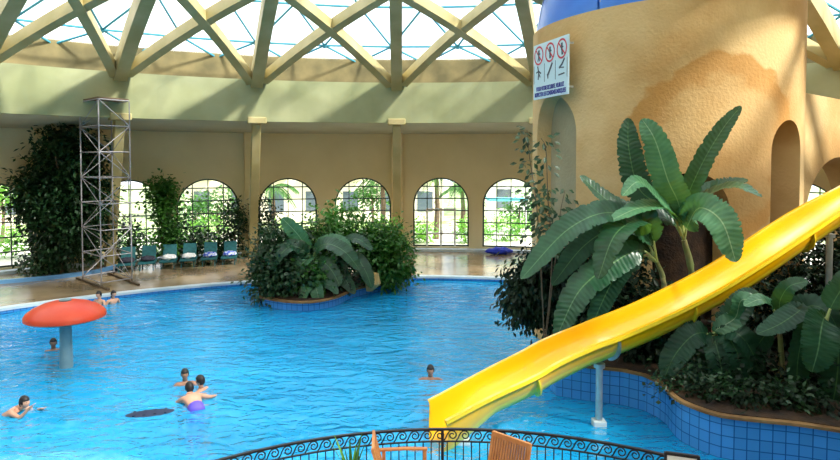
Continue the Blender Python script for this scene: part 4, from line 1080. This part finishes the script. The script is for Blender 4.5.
    lm = MB(); obl((0, .088, -.058), (.022, .008, .007), lm, 8, 6); lm.build('lips', M['lip'], t, smooth='full')
    if wear:
        wn, wm = wear; wmb = MB(); P, B_ = J['pelvis'], J['belly']
        ax = (B_-P).normalized(); wmb.tube([P-ax*.10, P-ax*.02, P+ax*.06, P.lerp(B_, .7)], lambda q: .185-.02*q, 14)
        for s in 'LR': wmb.tube([J['hip'+s].lerp(P, .3), J['hip'+s].lerp(J['kn'+s], .55)], lambda q: .118-.01*q, 12)
        wmb.build(wn, M[wm], t, smooth='full')
    return t
def stand(dz=0, lean=0, armL=None, armR=None, look=(0, 1, 0)):
    z = dz; l = lean
    J = dict(pelvis=(0, 0, -.42+z), belly=(0, .02+l*.3, -.22+z), chest=(0, .0+l*.7, .02+z), neck=(0, l, .19+z), head=(0, l+.03, .33+z),
             shL=(-.18, l*.85, .11+z), shR=(.18, l*.85, .11+z), hipL=(-.1, 0, -.52+z), hipR=(.1, 0, -.52+z), knL=(-.12, .06, -.92+z), knR=(.12, .03, -.92+z),
             anL=(-.13, -.02, -1.30+z), anR=(.13, -.04, -1.30+z), look=look)
    aL = armL or ((-.30, .05, -.12), (-.36, .22, -.22)); aR = armR or ((.30, .05, -.12), (.36, .22, -.22))
    J['elL'], J['wrL'] = [Vector(p)+Vector((0, 0, z)) for p in aL]; J['elR'], J['wrR'] = [Vector(p)+Vector((0, 0, z)) for p in aR]
    return J
# man swimming at lower left, facing right
J = dict(pelvis=(0, -.50, -.30), belly=(0, -.30, -.16), chest=(0, -.10, -.02), neck=(0, .08, .09), head=(0, .17, .20), shL=(-.17, -.02, .04), shR=(.17, -.02, .04),
         elL=(-.3, .18, -.1), wrL=(-.18, .40, .0), elR=(.24, .24, -.03), wrR=(.22, .44, .17), hipL=(-.1, -.58, -.36), hipR=(.1, -.58, -.36), knL=(-.14, -.95, -.55), knR=(.14, -.9, -.6),
         anL=(-.12, -1.3, -.6), anR=(.14, -1.25, -.75), look=(.15, 1, .0))
p = on(17, 413, 0); person('man swimming at the lower left, facing right with a hand raised out of the water', (p.x, p.y, .03), rad(-95), J, 'skin', ('swim_shorts', 'navy'))
p = on(53.5, 350, 0); person('dark haired swimmer with only head and shoulders out, left of the mushroom post', (p.x, p.y, -.12), rad(-150), stand(0), 'skin2', ('swimsuit', 'navy'), hairlong=True)
p = on(185, 384, 0); person('swimmer with dark hair facing the other two, farthest of the group of three', (p.x, p.y, -.08), rad(-160), stand(0, .03, ((-.30, .15, -.02), (-.52, .22, -.02)), ((.28, .1, -.1), (.3, .3, -.1))), 'skin2', ('swim_shorts', 'navy'))
p = on(202.5, 390, 0); person('swimmer facing left, on the right of the group of three', (p.x, p.y, -.12), rad(75), stand(0, .03, ((-.3, .1, -.1), (-.3, .35, -.08)), ((.3, -.1, -.08), (.42, -.25, -.05))), 'skin', ('swim_shorts', 'navy'))
J = dict(pelvis=(0, -.22, -.03), belly=(0, -.06, .05), chest=(0, .14, .12), neck=(0, .33, .17), head=(0, .43, .26), shL=(-.17, .22, .12), shR=(.17, .22, .12),
         elL=(-.28, .42, -.02), wrL=(-.2, .62, -.03), elR=(.38, .16, .07), wrR=(.52, .3, .02), hipL=(-.1, -.26, -.12), hipR=(.1, -.26, -.12), knL=(-.13, -.15, -.55), knR=(.13, -.18, -.55),
         anL=(-.13, -.4, -.9), anR=(.13, -.42, -.9), look=(-.1, 1, -.1))
p = on(194, 405, 0); person('bare backed boy in purple shorts, nearest of the group of three', (p.x, p.y, -.02), rad(32), J, 'skin', ('swim_shorts', 'purple'))
p = on(430.5, 379, 0); person('lone swimmer facing the camera left of the slide, arms spread in the water', (p.x, p.y, -.11), rad(178), stand(0, 0, ((-.42, .12, .0), (-.62, .28, .02)), ((.42, .12, .0), (.62, .28, .02))), 'skin2', ('swimsuit', 'navy'), hairlong=True)
p = on(99.5, 304, 0); person('light skinned bather by the far pool edge, left one of two below the scaffold', (p.x, p.y, .02), rad(165), stand(0), 'skin', ('swimsuit', 'navy'))
p = on(111.5, 303, 0); person('bather in dark swimwear by the far pool edge, right one of two below the scaffold', (p.x, p.y, .02), rad(-120), stand(0, .1), 'skin', ('swimsuit', 'navy'), hairlong=True)

# ------------------------------------------------------------------ terrace furniture
def teak_chair(loc, rz, label, hb=.62):
    t = thing('teak_chair', label, 'chair', loc, rz, 'teak armchairs on the terrace')
    tilt = Matrix.Rotation(rad(-14), 3, 'X')
    ba = lambda x, h: Vector((x, .24, .42))+tilt @ Vector((x*0, 0, h))
    m2 = MB()
    for k in range(13): x = -.20+.4*k/12; m2.beam([ba(x, .05), ba(x, hb-.04)], .018, .024, Vector((0, 1, 0)))
    m2.build('back_slats', M['teak'], t)
    m2 = MB()
    for x in (-.235, .235): m2.beam([ba(x, -.02), ba(x, hb)], .035, .03, Vector((0, 1, 0)))
    m2.beam([ba(-.24, hb-.02), ba(.24, hb-.02)], .05, .03, Vector((0, 1, 0))); m2.beam([ba(-.24, .04), ba(.24, .04)], .05, .03, Vector((0, 1, 0)))
    m2.build('back_frame', M['teak'], t)
    m2 = MB()
    for k in range(9): m2.box((0, -.22+.055*k, .42), (.46, .04, .02))
    m2.build('seat', M['teak'], t)
    for x in (-.27, .27):
        m2 = MB(); m2.beam([(x, -.27, .66), (x, 0, .67), (x, .30, .66)], .055, .025); m2.build('armrest', M['teak'], t, bevel=.006)
        for y in (-.24, .24): m2 = MB(); m2.beam([(x, y, 0), (x, y, .65)], .04, .04, Vector((0, 1, 0))); m2.build('leg', M['teak'], t)
    return t
# backrest toward +y; chair faces -y (toward the camera)
teak_chair((.74, 6.6, FT), rad(-42), 'slatted teak armchair whose back stands out before the railing, right of the slide end')
teak_chair((-.17, 7.12, FT), rad(93), 'teak armchair seen edge-on beside the agave, left of the slide end', .5)
t = thing('terrace_table', 'low salmon topped round table between the two teak chairs', 'table', (.27, 6.75, FT))
m2 = MB(); m2.lathe((0, 0, .70), [(.2, 0), (.21, .015), (.2, .03)], 28); m2.build('table_top', M['cushion'], t)
m2 = MB(); m2.lathe((0, 0, 0), [(.17, 0), (.17, .02), (.03, .05), (.03, .70)], 16); m2.build('pedestal', M['teak'], t)
p = at(352, 460, 7.1); t = thing('potted_agave', 'spiky green agave in a pot behind the curved railing', 'potted plant', (p.x, 7.05, FT))
m2 = MB(); m2.lathe((0, 0, 0), [(.13, 0), (.17, .3), (.19, .42), (.17, .42), (.15, .38)], 20); m2.build('pot', M['stucco_in'], t, True)
r3 = random.Random(4)
for k in range(14):
    a = 2*PI*k/14+r3.random()*.3; sp_ = r3.uniform(.08, .30); h = r3.uniform(.35, .62); m2 = MB(); rows = []
    for q in range(8):
        f = q/7; c = Vector((cos(a)*sp_*f**1.3, sin(a)*sp_*f**1.3, .38+h*f-.12*sp_*f*f)); s = Vector((-sin(a), cos(a), 0)); w_ = .032*(1-f)**.7+.002
        rows += [c-s*w_, c-Vector((0, 0, .008)), c+s*w_]
    m2.add(rows, [(3*q+m, 3*q+m+1, 3*q+m+4, 3*q+m+3) for q in range(7) for m in (0, 1)]); m2.build('leaf', M['banana_l' if k % 2 else 'leafm'], t)
for o in t.children:
    if o.name.startswith('leaf') and o.data.materials[0] == M['banana_l']: o.data.materials[0] = M['leafb']
# small framed panel right
p = at(676, 461, 6.75); t = thing('notice_board', 'small white notice panel in a black frame at the right end of the railing', 'notice board', (p.x, 6.6, FT), rad(-18))
zt2 = at(674, 454, 6.6).z-FT
m2 = MB(); m2.box((0, 0, zt2-.22), (.30, .02, .40)); m2.build('panel', M['white'], t)
m2 = MB()
for x in (-.16, .16): m2.box((x, 0, (zt2)/2), (.03, .035, zt2))
for z in (zt2-.01, zt2-.43): m2.box((0, 0, z), (.32, .035, .03))
m2.build('frame', M['iron'], t)
m2 = MB(); m2.box((0, 0, .02), (.4, .3, .04)); m2.build('base', M['iron'], t)

# ------------------------------------------------------------------ outside
mb = MB(); n = 64
for i in range(n):
    a, b = 2*PI*i/n, 2*PI*(i+1)/n; mb.add([pol(RW+.3, a, 0), pol(RW+.3, b, 0), pol(40, b, 0), pol(40, a, 0)], [(3, 2, 1, 0)])
struct(mb.build('floor_garden', M['paving']))
mb = MB()
for i in range(n):
    a, b = 2*PI*i/n, 2*PI*(i+1)/n; mb.add([pol(40, a, -.02), pol(40, b, -.02), pol(140, b, -.02), pol(140, a, -.02)], [(3, 2, 1, 0)])
struct(mb.build('floor_lawn', M['lawn']))
def building(x, y, w_, d_, h_, label, wallm, rz=0):
    t = thing('garden_building', label, 'building', (x, y, 0), rz, 'buildings outside the windows')
    m2 = MB(); m2.box((0, 0, h_/2), (w_, d_, h_)); m2.box((0, 0, h_+.15), (w_+.6, d_+.6, .3)); m2.build('wall', M[wallm], t)
    nx = int(w_/3); nz = max(1, int(h_/3.2))
    for i in range(nx):
        for k in range(nz):
            x_ = -w_/2+w_*(i+.5)/nx; z_ = 1.7+3.1*k
            m2 = MB(); m2.box((x_, -d_/2-.02, z_), (1.3, .08, 1.7)); m2.build('window', M['dkglass'], t)
            if k: m2 = MB(); m2.box((x_, -d_/2-.45, z_-1.0), (2.2, .9, .12)); m2.box((x_, -d_/2-.88, z_-.6), (2.2, .05, .8)); m2.build('balcony', M['bldw'], t)
    return t
building(-9, 58, 22, 8, 7.5, 'pale hotel building with dark windows seen through the middle windows', 'bld')
building(14, 62, 16, 8, 9, 'white hotel block seen through the right windows', 'bldw')
building(-38, 52, 18, 8, 5, 'low cream building seen through the left windows', 'bld', .5)
r4 = random.Random(11)
def palm(x, y, h, label):
    t = thing('palm_tree', label, 'palm tree', (x, y, 0), 0, 'palms outside the windows')
    m2 = MB(); m2.tube([(x, y, 0), (x+.1, y, h*.5), (x, y, h)], lambda q: .2-.07*q, 8); reparent(m2.build('trunk', M['bark']), t)
    for k in range(12):
        a = 2*PI*k/12+r4.random()*.4; el = r4.uniform(.0, .9); m2 = MB(); L = 2.0; P = []
        for q in range(9): f = q/8; P.append(Vector((x+cos(a)*L*f*cos(el*.6), y+sin(a)*L*f*cos(el*.6), h+L*f*sin(el)-1.3*f*f*L*.6)))
        for q in range(1, 9):
            for s in (-1, 1):
                for z in range(3):
                    p = P[q-1].lerp(P[q], z/3); d = (P[q]-P[q-1]).normalized(); sd = d.cross(Vector((0, 0, 1))).normalized()*s
                    leaf_quad(m2, p, sd+d*.6-Vector((0, 0, .5)), Vector((0, 0, 1)), .55*(1-.5*q/9)+.1, .07)
        m2.tube(P, .02, 4); reparent(m2.build('frond', M['leafm']), t)
for u, Y, h, lb in ((382, 43, 4.2, 'palm seen through the window left of the garden door'), (436, 42, 4.3, 'palm seen above the garden door'), (462, 46, 3.2, 'short palm right of the garden door'), (272, 45, 3.3, 'palm seen through the window over the island left side')):
    palm(at(u, 200, Y).x, Y, h, lb)
for i, (u, Y, w_, h_, lb) in enumerate(((130, 36, 3.2, 1.3, 'sunlit hedge outside the window behind the scaffold'), (208, 38, 4.5, 1.5, 'hedge outside the window behind the loungers'), (288, 39, 4.5, 1.2, 'hedge outside the window left of the island'), (363, 39.5, 4.2, 1.0, 'hedge outside the window behind the island'), (420, 40, 1.8, 1.3, 'hedge left of the garden door'), (470, 40, 2.2, 1.4, 'hedge right of the garden door'), (505, 41, 3.2, 1.6, 'hedge outside the window nearest the tower'), (10, 34, 3, 1.6, 'hedge outside the leftmost window'))):
    p = at(u, 240, Y); f = foliage((0, 0, h_*.55), w_/2, .6, h_*.5, 900, .2, .12, .2); o = f.build('hedge', M['leafb']); o.location = (p.x, p.y, 0)
    tag(o, lb, 'hedge', 'hedges outside the windows')
for i, (u, Y, cz, r_, m_, lb) in enumerate(((218, 44, 1.9, 1.5, 'leafm', 'round garden tree outside the window behind the loungers'), (196, 43, 1.5, 1.2, 'leafm', 'smaller garden tree outside the window behind the loungers'), (372, 47, 2.6, 1.0, 'leafm', 'garden tree outside the window behind the island'), (520, 46, 1.7, 1.3, 'leafm', 'garden tree outside the window nearest the tower'), (2, 40, 3.0, 1.3, 'leafb', 'garden tree outside the leftmost window'))):
    p = at(u, 240, Y); plant('garden_tree', lb, 'tree', (p.x, p.y, 0), [(0, 0, cz, r_, r_, r_*.85, 900)], .26, .16, M[m_], group='garden trees outside the windows', stemr=(.12, .06))
m2 = MB(); p = at(506, 220, 44); m2.box((0, 0, 2.5), (2.6, 2.4, .12)); o = m2.build('garden_awning', M['turq']); o.location = (p.x, p.y, 0)
for x in (-1.2, 1.2):
    m3 = MB(); m3.box((x, -1.1, 1.25), (.08, .08, 2.5)); m3.box((x, 1.1, 1.25), (.08, .08, 2.5)); m3.build('post', M['white'], o)
tag(o, 'turquoise awning in the garden beyond the rightmost visible window', 'awning')

# ------------------------------------------------------------------ light
wo = bpy.data.worlds.new('world'); bpy.context.scene.world = wo; wo.use_nodes = True; n = wo.node_tree; n.nodes.clear()
out = n.nodes.new('ShaderNodeOutputWorld'); bg = n.nodes.new('ShaderNodeBackground'); tc = n.nodes.new('ShaderNodeTexCoord')
nz = n.nodes.new('ShaderNodeTexNoise'); nz.inputs['Scale'].default_value = 2.2; nz.inputs['Detail'].default_value = 5
cr = n.nodes.new('ShaderNodeValToRGB'); cr.color_ramp.elements[0].color = (.42, .68, .95, 1); cr.color_ramp.elements[1].color = (1, 1, 1, 1)
cr.color_ramp.elements[0].position = .30; cr.color_ramp.elements[1].position = .52
n.links.new(tc.outputs['Generated'], nz.inputs[0]); n.links.new(nz.outputs[0], cr.inputs[0]); n.links.new(cr.outputs[0], bg.inputs[0]); n.links.new(bg.outputs[0], out.inputs[0])
bg.inputs[1].default_value = 2.1
sd = bpy.data.lights.new('sun', 'SUN'); so = bpy.data.objects.new('sun', sd); COL.objects.link(so)
sd.energy = 8.5; sd.angle = rad(6); sd.color = (1, .93, .80)
SUN = Vector((1.0, -.5, 1.05))
so.location = (0, 0, 40); so.rotation_euler = SUN.to_track_quat('Z', 'Y').to_euler()

scn = bpy.context.scene
scn.view_settings.view_transform = 'Standard'; scn.view_settings.look = 'None'; scn.view_settings.gamma = 1; scn.view_settings.exposure = .42
scn.view_settings.use_curve_mapping = False
try:
    scn.cycles.use_denoising = True; scn.cycles.max_bounces = 8; scn.cycles.diffuse_bounces = 4; scn.cycles.transparent_max_bounces = 16; scn.cycles.sample_clamp_indirect = 6; scn.cycles.caustics_reflective = False
except Exception: pass
